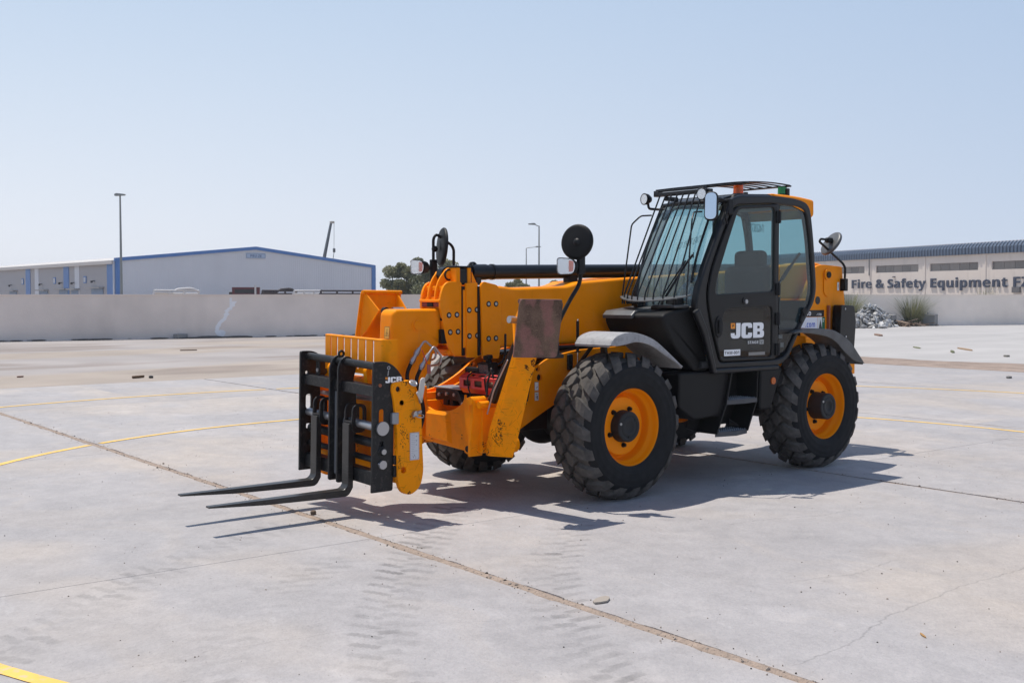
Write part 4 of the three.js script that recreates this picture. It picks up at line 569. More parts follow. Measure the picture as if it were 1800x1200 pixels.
  mesh('lynch_pin', [cyl([1.846, 0.81, -0.62], [1.846, 0.81, -0.65], 0.022, 14), new THREE.TorusGeometry(0.035, 0.0045, 6, 20).rotateX(1.2).translate(1.815, 0.795, -0.645), cyl([1.8, 0.825, -0.645], [1.835, 0.815, -0.65], 0.013, 10), cyl([1.87, 0.79, -0.64], [1.855, 0.8, -0.64], 0.01, 8)], M.zinc, h);
  mesh('chain_shackle', [new THREE.TorusGeometry(0.028, 0.008, 6, 18).rotateX(0.9).translate(1.86, 1.045, -0.63), cyl([1.87, 1.05, -0.62], [1.87, 1.05, -0.65], 0.016, 10)], M.zinc, h);
  mesh('lock_lever', exZ([[1.808, 1.08, 0.02], [1.768, 1.088, 0.02], [1.775, 1.0], [1.80, 0.89], [1.85, 0.97], [1.825, 0.99]], -0.662, -0.645, { r: 0.006 }), std(lin(0.55, 0.52, 0.47), 0.6), h);
  mesh('lever_shim', exZ([[1.82, 0.97], [1.775, 0.99], [1.80, 0.885]], -0.644, -0.622, { bevel: 0.002 }), M.fwd, h);
  // slatted guard above the hitch, bent back at its near end
  const g = part('hitch_guard', T); g.rotation.x = -0.024;
  const xg = 2.02, zs = [0.44, 0.345, 0.25, 0.145, 0.04, -0.064, -0.177, -0.29, -0.40];
  for (let i = 0; i < 8; i++) mesh('slat', box(xg - 0.009, xg, 1.12, 1.372, zs[i + 1] + (i < 7 ? 0.013 : 0), zs[i] - (i > 1 ? 0.009 : 0), 0.003), M.paint, g);
  mesh('guard_rail', [box(xg - 0.05, xg + 0.001, 1.368, 1.386, -0.42, 0.445, 0.008), box(xg - 0.01, xg - 0.0005, 1.10, 1.135, -0.41, 0.44, 0.003)], M.paint, g);
  const arc = []; for (let k = 0; k <= 6; k++) { const a = k / 6 * Math.PI / 2; arc.push([xg - 0.05 + 0.05 * Math.cos(a), -0.40 - 0.05 * Math.sin(a)]); }
  const arc2 = arc.map(([x, z]) => [x - (x - (xg - 0.05)) * 0.2, z + (-0.40 - z) * 0.2]).reverse();
  mesh('guard_return', exY([...arc, [1.90, -0.45], [1.90, -0.44], ...arc2], 1.10, 1.386, { bevel: 0.002 }), M.worn, g);
  mesh('guard_stay', [box(1.72, 2.012, 1.105, 1.13, -0.05, 0.02)], M.paint, g);
}
// --- cab
{
  const zL = -1.11, zR = -0.31;
  const outline = [[-1.09, 1.05, 0.05], [-0.965, 1.38, 0.12], [-0.83, 1.575, 0.06], [-0.86, 1.76, 0.2], [-0.94, 1.94, 0.3], [-1.09, 2.225, 0.4], [-1.285, 2.575, 0.14], [-1.42, 2.628, 0.1], [-1.92, 2.652, 0.4], [-2.3, 2.64, 0.3], [-2.5, 2.60, 0.12], [-2.565, 2.3, 0.4], [-2.625, 1.78, 0.3], [-2.59, 1.64, 0.2], [-2.35, 1.36, 0.3], [-2.18, 1.10, 0.1], [-2.0, 1.035, 0.08]];
  const opening = [[-1.155, 1.11, 0.04], [-1.03, 1.44, 0.15], [-0.965, 1.70, 0.2], [-1.02, 1.93, 0.3], [-1.17, 2.23, 0.4], [-1.345, 2.53, 0.09], [-1.92, 2.575, 0.3], [-2.3, 2.565, 0.3], [-2.43, 2.53, 0.1], [-2.50, 2.28, 0.4], [-2.565, 1.78, 0.2], [-2.535, 1.66, 0.15], [-2.3, 1.38, 0.2], [-2.14, 1.14, 0.08], [-2.0, 1.105, 0.06]];
  const cab = part('cab', T);
  const oF = fillet(outline, 0.05, 6), hF = fillet(opening, 0.05, 6);
  mesh('side_frame', exZ(oF, zL, zL + 0.075, { holes: [hF], bevel: 0.018, bs: 3 }), M.satin, cab);
  mesh('side_frame', exZ(oF, zR, zR - 0.06, { holes: [hF], bevel: 0.012, bs: 2 }), M.satin, cab);
  mesh('centre_pillar', [box(-2.035, -1.975, 1.13, 2.585, zL + 0.012, zL + 0.07, 0.012), box(-2.035, -1.975, 1.13, 2.585, zR - 0.05, zR - 0.01, 0.01)], M.satin, cab);
  mesh('front_header', [exZ([[-1.19, 2.52], [-1.28, 2.6], [-1.42, 2.635], [-1.42, 2.56], [-1.33, 2.53]], zL + 0.07, zR - 0.055, { r: 0.02 }), box(-0.9, -0.84, 1.56, 1.62, zL + 0.07, zR - 0.055, 0.02)], M.satin, cab);
  mesh('roof', exZ([[-1.36, 2.585], [-1.40, 2.64, 0.05], [-1.95, 2.668, 0.3], [-1.95, 2.59]], zL + 0.03, zR - 0.005, { r: 0.02, bevel: 0.03, bs: 4 }), M.plastic, cab);
  mesh('rear_roof', exZ([[-1.94, 2.592], [-1.94, 2.672], [-2.32, 2.668, 0.2], [-2.585, 2.645, 0.03], [-2.59, 2.49, 0.05], [-2.53, 2.455, 0.02], [-2.49, 2.56, 0.05], [-2.4, 2.59, 0.05]], zL + 0.01, zR + 0.01, { r: 0.01, bevel: 0.03, bs: 4 }), M.paint, cab);
  mesh('floor', [box(-2.15, -0.95, 1.06, 1.12, zL + 0.03, zR - 0.02)], M.inside, cab);
  mesh('rear_panel', [exX([[zL + 0.07, 1.13], [zL + 0.07, 1.7], [zR - 0.06, 1.7], [zR - 0.06, 1.13]], -2.14, -2.12), loft([[[-2.14, 1.13, zL + 0.07], [-2.56, 1.66, zL + 0.07], [-2.58, 1.66, zL + 0.07], [-2.16, 1.12, zL + 0.07]], [[-2.14, 1.13, zR - 0.06], [-2.56, 1.66, zR - 0.06], [-2.58, 1.66, zR - 0.06], [-2.16, 1.12, zR - 0.06]]])], M.inside, cab);
  mesh('headliner', [box(-2.4, -1.42, 2.555, 2.58, zL + 0.08, zR - 0.065)], std(lin(0.18, 0.18, 0.18), 0.9), cab);
  mesh('far_side_panel', exZ([[-0.98, 1.13], [-0.9, 1.56], [-0.93, 1.66], [-1.9, 1.62], [-2.1, 1.62], [-2.1, 1.13]], zR - 0.06, zR - 0.045), M.inside, cab);
  mesh('inner_trim', [box(-1.09, -0.9, 1.12, 1.5, -0.72, zR - 0.065, 0.04), box(-2.1, -1.5, 1.12, 1.58, -0.42, zR - 0.062, 0.03)], M.inside, cab);
  // glazing
  const pane = (pts, z) => new THREE.ShapeGeometry(toShape(fillet(pts, 0.05, 5))).translate(0, 0, z);
  mesh('side_glass', pane(opening, zR - 0.03), M.glass, cab);
  mesh('quarter_glass', pane([[-2.05, 1.385, 0.02], [-2.05, 2.57, 0.04], [-2.3, 2.56, 0.2], [-2.425, 2.525, 0.08], [-2.495, 2.28, 0.3], [-2.56, 1.78, 0.2], [-2.53, 1.66, 0.1], [-2.3, 1.385, 0.06]], zL + 0.02), M.glass, cab);
  mesh('lower_glass', pane([[-2.04, 1.16], [-2.04, 1.355], [-2.28, 1.355], [-2.13, 1.17]], zL + 0.02), M.smoke, cab);
  mesh('quarter_bar', box(-2.29, -2.03, 1.352, 1.388, zL + 0.008, zL + 0.032, 0.004), M.satin, cab);
  const grid = (f, nu, nv) => { const p = [], idx = []; for (let j = 0; j <= nv; j++) for (let i = 0; i <= nu; i++) p.push(...f(i / nu, j / nv)); for (let j = 0; j < nv; j++) for (let i = 0; i < nu; i++) { const a = j * (nu + 1) + i; idx.push(a, a + 1, a + nu + 2, a, a + nu + 2, a + nu + 1); } const g = new THREE.BufferGeometry(); g.setAttribute('position', new THREE.Float32BufferAttribute(p, 3)); g.setIndex(idx); g.computeVertexNormals(); return g; };
  const WS = (s, t) => { const z = zL + 0.05 + s * (zR - zL - 0.09), b = 1 - Math.pow(2 * s - 1, 2), y = 1.60 + t * 0.965; return [-0.855 - 0.10 * t - 0.285 * t * t + 0.055 * b, y, z]; };
  mesh('windscreen', grid(WS, 16, 16), M.screen, cab);
  mesh('rear_glass', grid((s, t) => [-2.575 + 0.11 * t * t, 1.68 + t * 0.86, zL + 0.08 + s * (zR - zL - 0.14)], 2, 8), M.glass, cab);
  mesh('screen_surround', [tube([0, .25, .5, .75, 1].map((s) => WS(s, 0.0)), 0.016), tube([0, .25, .5, .75, 1].map((s) => WS(s, 1)), 0.02), tube([0, .25, .5, .75, 1].map((t) => WS(1, t)), 0.018, 0.2)], M.satin, cab);
  // pen marks left on the glass
  const pen = (txt, flip) => { const f = (bg, fg) => (x, w, h) => { x.fillStyle = bg; x.fillRect(0, 0, w, h); x.fillStyle = fg; x.strokeStyle = fg; if (flip) { x.translate(w, 0); x.scale(-1, 1); } x.font = 'italic 84px sans-serif'; x.textBaseline = 'middle'; x.lineWidth = 3; x.strokeText(txt, 14, h / 2, w - 28); }; return decal(512, 128, f('#15181a', '#15181a'), { cut: f('#000', '#fff') }); };
  { const g = grid((s, t) => { const q = WS(0.42 - s * 0.34, 0.50 + t * 0.13 + s * 0.08); return [q[0] + 0.004, q[1], q[2]]; }, 6, 2); const uv = []; for (let j = 0; j <= 2; j++) for (let i = 0; i <= 6; i++) uv.push(i / 6, j / 2); g.setAttribute('uv', new THREE.Float32BufferAttribute(uv, 2)); mesh('pen_note', g, pen('MD 1945 ENT'), cab, true); }
  // pillar trim and base
  mesh('pillar_trim', exZ([[-1.05, 1.01], [-0.915, 1.36], [-0.79, 1.56], [-0.85, 1.6], [-0.965, 1.41], [-1.10, 1.02]], zL - 0.028, zL + 0.02, { r: 0.02, bevel: 0.012 }), M.satin, cab);
  mesh('sill', box(-2.02, -1.07, 1.005, 1.055, zL - 0.02, zL + 0.06, 0.02), M.satin, cab);
  // cowl below the windscreen
  mesh('cowl', [exZ([[-0.86, 1.605], [-0.58, 1.575, 0.05], [-0.475, 1.54, 0.04], [-0.49, 1.46, 0.08], [-0.62, 1.26, 0.2], [-0.9, 1.03], [-1.09, 1.03], [-1.0, 1.4], [-0.87, 1.55]], -1.045, zR - 0.005, { r: 0.01, bevel: 0.025, bs: 4 })], M.plastic, cab);
  mesh('cowl_tray', [exZ([[-0.84, 1.612], [-0.5, 1.575, 0.03], [-0.455, 1.535, 0.03], [-0.46, 1.505], [-0.55, 1.53], [-0.84, 1.57]], -0.69, zR - 0.002, { bevel: 0.012, bs: 3 }), box(-0.84, -0.64, 1.6, 1.628, -1.03, -0.75, 0.012)], M.fender, cab);
  // seat and controls
  mesh('seat_back', [box(-2.16, -2.0, 1.5, 2.0, -0.99, -0.43, 0.075), box(-2.17, -2.05, 1.9, 2.15, -0.88, -0.52, 0.058)], M.seat, cab);
  mesh('seat_cushion', [box(-2.05, -1.5, 1.46, 1.60, -0.98, -0.45, 0.05), box(-1.9, -1.5, 1.14, 1.5, -0.9, -0.52, 0.05), box(-1.85, -1.5, 1.72, 1.78, -0.45, -0.39, 0.02)], M.seat, cab);
  mesh('seat_belt', tube([[-2.06, 2.32, zL + 0.1], [-2.12, 2.0, zL + 0.12], [-2.2, 1.7, -0.95]], 0.012, 0.1, 6), M.hose, cab);
  mesh('steering_wheel', [new THREE.TorusGeometry(0.18, 0.016, 10, 32).rotateY(Math.PI / 2).rotateZ(0.95).translate(-1.3, 1.78, -0.7), cyl([-1.3, 1.77, -0.7], [-1.12, 1.5, -0.7], 0.035, 12), cyl([-1.3, 1.78, -0.87], [-1.3, 1.78, -0.53], 0.012, 8), box(-1.2, -1.05, 1.35, 1.62, -0.78, -0.62, 0.04)], M.seat, cab);
  mesh('control_lever', [tube([[-1.55, 1.55, -0.42], [-1.52, 1.75, -0.42], [-1.5, 1.88, -0.43]], 0.014), new THREE.SphereGeometry(0.035, 12, 10).translate(-1.5, 1.9, -0.43)], M.seat, cab);
  mesh('exit_label', box(-2.3, -2.2, 1.84, 1.89, zR - 0.034, zR - 0.032, 0.0005), M.green, cab);
  mesh('opener_arm', [cyl([-2.42, 2.12, zL + 0.06], [-2.12, 1.78, zL + 0.12], 0.014, 8), cyl([-2.3, 1.99, zL + 0.085], [-2.2, 1.87, zL + 0.1], 0.019, 8)], M.hose, cab);
  mesh('window_catch', [cyl([-2.42, 1.56, zL + 0.015], [-2.42, 1.56, zL - 0.01], 0.035, 16), exZ([[-2.4, 1.5], [-2.38, 1.55], [-2.34, 1.46], [-2.37, 1.44]], zL - 0.012, zL + 0.01, { r: 0.01 })], M.plastic, cab);
  mesh('rear_sticker', [box(-2.11, -2.05, 1.3, 1.335, zL + 0.022, zL + 0.024, 0.0005), box(-2.13, -2.08, 1.215, 1.26, zL + 0.022, zL + 0.024, 0.0005)], std(lin(0.5, 0.5, 0.5), 0.6), cab);
  mesh('door_strut', tube([[-2.08, 1.25, zL + 0.07], [-2.13, 1.2, zL + 0.075], [-2.1, 1.165, zL + 0.08]], 0.016), M.hose, cab);

  // door
  const d = part('door', T), dz = zL - 0.012;
  const dOut = [[-1.165, 1.115, 0.04], [-1.04, 1.445, 0.15], [-0.975, 1.70, 0.2], [-1.03, 1.93, 0.3], [-1.18, 2.23, 0.4], [-1.352, 2.522, 0.08], [-1.97, 2.57, 0.04], [-1.97, 1.11, 0.04]];
  const win = [[-1.075, 1.72, 0.05], [-1.105, 1.87, 0.2], [-1.255, 2.2, 0.4], [-1.395, 2.495, 0.06], [-1.925, 2.54, 0.05], [-1.925, 1.75, 0.06]];
  const low = [[-1.15, 1.15, 0.06], [-1.125, 1.36, 0.2], [-1.225, 1.59, 0.06], [-1.905, 1.615, 0.06], [-1.905, 1.135, 0.05]];
  mesh('door_frame', exZ(fillet(dOut, 0.04, 6), dz, dz + 0.04, { holes: [fillet(win, 0.05, 6), fillet(low, 0.05, 6)], bevel: 0.008 }), M.black, d);
  mesh('door_window', pane(win, dz + 0.014), M.glass, d); mesh('lower_panel', pane(low, dz + 0.012), M.smoke, d);
  mesh('door_lining', exZ(fillet([[-1.15, 1.2], [-1.14, 1.55], [-1.9, 1.58], [-1.9, 1.2]], 0.03, 3), dz + 0.1, dz + 0.12, { bevel: 0 }), std(lin(0.085, 0.08, 0.075), 0.8), d);
  mesh('door_handle', [exZ(Array.from({ length: 28 }, (_, i) => [-1.125 + 0.052 * Math.cos(i / 28 * 6.2832), 1.43 + 0.098 * Math.sin(i / 28 * 6.2832)]), dz - 0.01, dz + 0.004, { bevel: 0.004 }), box(-1.145, -1.105, 1.37, 1.49, dz - 0.026, dz - 0.008, 0.012)], M.hose, d);
  mesh('door_lock', [cyl([-1.50, 1.655, dz + 0.001], [-1.50, 1.655, dz - 0.018], 0.02, 16)], M.zinc, d); mesh('lock_base', [cyl([-1.49, 1.66, dz + 0.001], [-1.49, 1.66, dz - 0.008], 0.034, 16)], M.satin, d);
  for (const y of [2.45, 1.77, 1.49, 1.2]) mesh('hinge', [box(-2.01, -1.945, y - 0.055, y + 0.055, dz - 0.016, dz + 0.01, 0.006), cyl([-1.978, y - 0.06, dz - 0.014], [-1.978, y + 0.06, dz - 0.014], 0.012, 10)], M.hose, d);
  sticker('maker_logo', decal(512, 288, bigCol, { cut: big(true) }), -1.298, -1.798, 1.30, 1.475, dz + 0.008, d);
  sticker('stage_sticker', decal(256, 80, (x, w, h) => { x.fillStyle = '#2b2a29'; x.fillRect(0, 0, w, h); x.fillStyle = '#d9d9d6'; x.font = 'bold 62px sans-serif'; x.textBaseline = 'middle'; x.fillText('STAGE', 6, 42, 170); x.fillStyle = '#9b9b98'; x.fillRect(188, 2, 66, 76); x.fillStyle = '#4c4c4a'; x.fillText('V', 202, 42, 40); }), -1.545, -1.79, 1.255, 1.30, dz + 0.0085, d);
  sticker('fleet_number', decal(384, 128, (x, w, h) => { x.fillStyle = '#efefef'; x.fillRect(0, 0, w, h); x.fillStyle = '#17181a'; x.font = 'bold 88px sans-serif'; x.textBaseline = 'middle'; x.fillText('THM-001', 14, 66, 356); }), -1.215, -1.445, 1.162, 1.218, dz + 0.0085, d);
  sticker('worn_label', decal(128, 32, (x, w, h) => { x.fillStyle = '#86837d'; x.fillRect(0, 0, w, h); }), -1.565, -1.81, 1.155, 1.185, dz + 0.0085, d);
  sticker('pen_note', pen('14287', true), -1.36, -1.80, 2.26, 2.41, dz + 0.008, d);

  // windscreen guard
  const g = part('windscreen_guard', T);
  const sx = (s) => -0.70 + 0.17 * (1 - Math.pow(2 * s - 1, 2)), sz = (s) => -0.31 - s * 0.80;
  const sh = []; for (let k = 0; k <= 12; k++) sh.push([sx(k / 12) + 0.01, sz(k / 12)]); for (let k = 12; k >= 0; k--) sh.push([sx(k / 12) - 0.075 - 0.045 * (1 - Math.pow(2 * k / 12 - 1, 2)), sz(k / 12)]);
  { const q = exY(sh, 1.694, 1.706, { bevel: 0.002 }), p = q.attributes.position; for (let i = 0; i < p.count; i++) p.setY(i, p.getY(i) - (p.getX(i) + 0.70) * 0.24); q.computeVertexNormals(); mesh('guard_shelf', q, M.fender, g); }
  for (let k = 0; k < 10; k++) {
    const s = 0.01 + k * 0.109, end = k < 1 || k > 8, x0 = sx(s), z0 = sz(s);
    const top = end ? [[-0.80, 2.37, z0 + (k < 1 ? -0.03 : 0.02)], [-0.87, 2.45, z0 + (k < 1 ? -0.08 : 0.06)], [-1.0, 2.46, z0 + (k < 1 ? -0.09 : 0.08)]] : [[-1.10, 2.655, -0.43 - (k - 1) * 0.073]];
    mesh('guard_bar', tube([[x0 - 0.02, 1.64, z0], [x0 - 0.02, 1.72, z0], ...top], 0.0075, 0.03, 6), M.satin, g);
  }
  mesh('guard_header', [box(-1.16, -1.09, 2.64, 2.675, -1.02, -0.37, 0.008), box(-1.3, -1.14, 2.6, 2.64, -0.48, -0.44), box(-1.3, -1.14, 2.6, 2.64, -0.94, -0.9)], M.satin, g);
  mesh('guard_bracket', [box(-0.83, -0.6, 1.635, 1.69, -0.50, -0.47), box(-0.83, -0.62, 1.635, 1.69, -0.97, -0.94), box(-0.8, -0.72, 1.6, 1.68, -0.51, -0.45), box(-0.8, -0.72, 1.6, 1.68, -0.98, -0.92)], M.satin, g);
  // wiper
  const w = part('wiper', T);
  mesh('wiper_arm', [tube([[-0.70, 1.60, -0.80], [-0.735, 1.68, -0.82], [-0.86, 2.0, -0.97], [-0.905, 2.07, -1.0]], 0.011), tube([[-0.70, 1.60, -0.76], [-0.74, 1.7, -0.79], [-0.875, 2.02, -0.945]], 0.007), box(-0.78, -0.66, 1.57, 1.62, -0.83, -0.72, 0.015)], M.hose, w);
  mesh('wiper_blade', [tube([WS(0.05, 0.24), WS(0.055, 0.5), WS(0.06, 0.86)].map((p) => [p[0] + 0.022, p[1], p[2]]), 0.011, 0.1), new THREE.TorusGeometry(0.022, 0.005, 6, 14).rotateY(0.7).translate(-0.905, 2.07, -1.01)], M.hose, w);
  // roof guard
  const r = part('roof_guard', T), ry = (x) => 2.70 + 0.10 * Math.sin(Math.min(1, Math.max(0, (-1.1 - x) / 1.75)) * 2.6);
  for (let k = 0; k < 6; k++) { const z = -0.36 - k * 0.11, P = []; for (let i = 0; i <= 8; i++) { const x = -1.12 - i / 8 * 1.32; P.push([x, ry(x), z]); } mesh('guard_bar', tube(P, 0.0075, 0.1, 6), M.satin, r); }
  for (const x of [-1.13, -1.75, -2.4]) mesh('cross_bar', [box(x - 0.018, x + 0.018, ry(x) - 0.022, ry(x) - 0.006, -0.95, -0.33, 0.005)], M.satin, r);
  mesh('guard_foot', [box(-1.17, -1.1, 2.64, 2.69, -0.40, -0.34), box(-1.17, -1.1, 2.64, 2.69, -0.95, -0.89), box(-2.42, -2.38, 2.655, 2.76, -0.42, -0.38), box(-2.42, -2.38, 2.655, 2.76, -0.93, -0.89)], M.satin, r);
  // beacons and roof lamps
  const bc = part('amber_beacon', T); mesh('lens', [cyl([-1.86, 2.69, -0.74], [-1.86, 2.765, -0.74], 0.05, 20, 0.046)], M.amber, bc); mesh('base', [cyl([-1.86, 2.655, -0.74], [-1.86, 2.69, -0.74], 0.055, 20)], M.plastic, bc); mesh('bulb', cyl([-1.86, 2.69, -0.74], [-1.86, 2.74, -0.74], 0.02, 10), M.zinc, bc);
  const gb = part('green_beacon', T); mesh('lens', [cyl([-2.39, 2.705, -0.86], [-2.39, 2.775, -0.86], 0.046, 20, 0.044)], M.green, gb); mesh('base', [cyl([-2.39, 2.65, -0.86], [-2.39, 2.705, -0.86], 0.053, 20)], M.plastic, gb); mesh('bulb', cyl([-2.39, 2.7, -0.86], [-2.39, 2.75, -0.86], 0.02, 10), M.zinc, gb);
  for (const z of [-0.26, -0.965]) {
    const l = part('roof_lamp', T); l.position.set(-1.08, 2.625, z); l.rotation.y = z < -0.5 ? 0.1 : -0.1;
    mesh('housing', [toAxle(lathe([[0.0, -0.06], [0.03, -0.055], [0.05, -0.02], [0.056, 0.02], [0.05, 0.026], [0.049, 0.02], [0, 0.018]], 24)).rotateY(-Math.PI / 2)], M.plastic, l);
    mesh('reflector', cyl([0.019, 0, 0], [0.0205, 0, 0], 0.046, 20), M.mirror, l); mesh('lens', cyl([0.022, 0, 0], [0.025, 0, 0], 0.048, 24), M.lamp, l);
    mesh('lamp_stalk', [tube([[-0.03, -0.04, 0], [-0.04, -0.09, 0], [-0.1, -0.1, z < -0.5 ? 0.05 : -0.1]], 0.012)], M.hose, l);
  }
  // door mirror
  const mr = part('door_mirror', T); mr.position.set(-0.97, 2.50, -1.155); mr.rotation.set(0, 0.5, 0.1); mr.rotation.order = 'YXZ';
  mesh('mirror_shell', [exX([[-0.06, -0.13], [-0.06, 0.13], [0.06, 0.13], [0.06, -0.13]], -0.03, 0.012, { r: 0.06, n: 8, bevel: 0.012, bs: 3 })], M.hose, mr);
  mesh('mirror_glass', exX([[-0.05, -0.118], [-0.05, 0.118], [0.05, 0.118], [0.05, -0.118]], 0.010, 0.0145, { r: 0.05, n: 8, bevel: 0.001 }), M.mirror, mr);
  mesh('mirror_arm', [tube([[-1.0, 2.52, -1.13], [-1.1, 2.58, -1.14], [-1.2, 2.56, -1.12], [-1.26, 2.54, -1.1]].map((p) => p), 0.012, 0.04), box(-1.29, -1.22, 2.44, 2.58, -1.15, -1.09, 0.01), tube([[-1.22, 2.5, -1.14], [-1.17, 2.42, -1.15], [-1.22, 2.36, -1.13]], 0.01, 0.03)], M.hose, part('door_mirror_bracket', T));
}
// --- under-cab boxes, steps, fenders
{
  const u = part('lower_body', T);
  mesh('front_box', exZ([[-0.66, 1.03], [-1.35, 1.03], [-1.27, 0.615], [-0.86, 0.6], [-0.66, 0.72]], -1.07, -0.6, { r: 0.03, bevel: 0.02, bs: 3 }), M.plastic, u);
  mesh('rear_box', exZ([[-1.74, 1.02], [-2.07, 1.02], [-1.9, 0.64], [-1.73, 0.64]], -1.12, -0.6, { r: 0.03, bevel: 0.02, bs: 3 }), M.plastic, u);
  mesh('step_back', box(-1.76, -1.25, 0.5, 1.04, -0.86, -0.82), M.black, u);
  mesh('box_joint', box(-2.2, -0.45, 0.62, 1.04, -0.82, -0.47, 0.02), M.plastic, u);
  mesh('side_marker', [cyl([-1.925, 0.905, -1.118], [-1.925, 0.905, -1.13], 0.033, 20)], M.amber, u);
  const s = part('cab_step', T);
  const sheet = (a, b) => exZ([[a[0], a[1]], [a[0] + 0.016, a[1]], [b[0] + 0.016, b[1]], [b[0], b[1]]], -1.10, -0.83, { bevel: 0.002 });
  mesh('step_side', [exZ([[-1.345, 1.03], [-1.36, 0.8, 0.05], [-1.175, 0.445], [-1.0, 0.50], [-1.02, 0.56, 0.02], [-1.2, 0.72, 0.05], [-1.27, 1.03]], -0.86, -0.84), sheet([-1.36, 1.03], [-1.285, 0.72]), sheet([-1.285, 0.725], [-1.15, 0.455]), sheet([-1.735, 1.03], [-1.72, 0.72]), sheet([-1.72, 0.725], [-1.59, 0.455])], M.black, s);
  for (const [x0, x1, y, sag] of [[-1.28, -1.715, 0.755, 0], [-1.15, -1.595, 0.468, 0.02]]) {
    const t = part('step_tread', T); const P = [[x0, -0.85], [x0, -1.105 + sag], [(x0 + x1) / 2, -1.125 - sag * 0.5], [x1, -1.105 + sag], [x1, -0.85]];
    mesh('tread_plate', exY(P, y - 0.012, y, { r: 0.02, bevel: 0.002 }), M.steps, t); mesh('tread_lip', exY([[x0, -1.1 + sag], [(x0 + x1) / 2, -1.127 - sag * 0.5], [x1, -1.1 + sag], [x1, -1.09 + sag], [(x0 + x1) / 2, -1.117 - sag * 0.5], [x0, -1.09 + sag]], y - 0.04, y + 0.004, { bevel: 0.001 }), M.steps, t);
    const teeth = []; for (let i = 0; i < 14; i++) for (let j = 0; j < 6; j++) { const q = new THREE.ConeGeometry(0.0085, 0.014, 5); q.translate(x0 + (x1 - x0) * (i + 0.7 + (j % 2) * 0.4) / 14.8, y + 0.006, -0.88 - j * 0.04 + sag * 0.5); teeth.push(q); }
    mesh('tread_teeth', teeth, M.zinc, t);
    mesh('tread_end', exX([[-0.87, y], [-0.87, y + 0.075], [-1.0, y + 0.02], [-1.08, y]], x1 - 0.005, x1 + 0.004, { bevel: 0.001 }), M.steps, t);
  }
  const fender = (name, top, low, z0, z1, mat) => {
    const f = part(name, T), th = 0.018, inner = top.map(([x, y], i) => [x + (i === 0 ? -0.004 : 0), y - th]).reverse();
    mesh('fender_top', exZ([...top, ...inner], z0 + 0.006, z1, { bevel: 0.004 }), mat, f);
    mesh('fender_lip', exZ([...top, ...low.slice().reverse()], z0 - 0.008, z0 + 0.008, { bevel: 0.006, bs: 3 }), mat, f);
    return f;
  };
  const spl = (p) => new THREE.SplineCurve(p.map((q) => new THREE.Vector2(...q))).getPoints(26).map((q) => [q.x, q.y]);
  const f1 = fender('front_fender', spl([[0.285, 1.305], [0.235, 1.365], [0.12, 1.402], [-0.02, 1.40], [-0.22, 1.345], [-0.39, 1.243], [-0.60, 1.095]]), spl([[0.28, 1.302], [0.2, 1.297], [0.1, 1.306], [-0.03, 1.322], [-0.2, 1.288], [-0.39, 1.192], [-0.6, 1.093]]), -1.16, -0.74, M.fenderDust);
  const f2 = fender('rear_fender', spl([[-2.2, 1.36], [-2.4, 1.39], [-2.64, 1.384], [-2.87, 1.355], [-3.12, 1.243], [-3.27, 1.12], [-3.38, 1.02]]), spl([[-2.2, 1.352], [-2.4, 1.345], [-2.69, 1.31], [-2.87, 1.25], [-3.05, 1.13], [-3.21, 1.05], [-3.38, 1.015]]), -1.16, -0.74, M.fender);
  for (const f of [f1, f2]) { const q = f.clone(); q.scale.z = -1; q.position.z = 0.02; T.add(q); }
  mesh('fender_stay', [cyl([0.1, 1.37, -0.85], [0.12, 1.0, -0.5], 0.018, 8), box(0.03, 0.065, 1.1, 1.385, -0.88, -0.82)], M.satin, f1);
  mesh('fender_stay', [box(-2.8, -2.7, 1.0, 1.36, -0.8, -0.76)], M.satin, f2);
  mesh('wheel_arch_plate', exZ([[-2.2, 1.0], [-2.3, 1.28], [-2.45, 1.32], [-2.75, 1.3], [-2.75, 1.0]], -0.9, -0.86, { r: 0.03 }), M.paint, T);
  // engine bay on the far side
  const e = part('engine_cover', T);
  mesh('hood', [exZ([[-0.7, 0.62], [-0.62, 1.18, 0.1], [-0.9, 1.42, 0.15], [-1.9, 1.46, 0.2], [-2.2, 1.3, 0.1], [-2.1, 0.62]], 0.5, 1.12, { r: 0.05, bevel: 0.03, bs: 3 })], M.paint, e);
  mesh('grille', [box(-1.8, -1.0, 0.8, 1.2, 1.12, 1.135)], M.plastic, e);
}
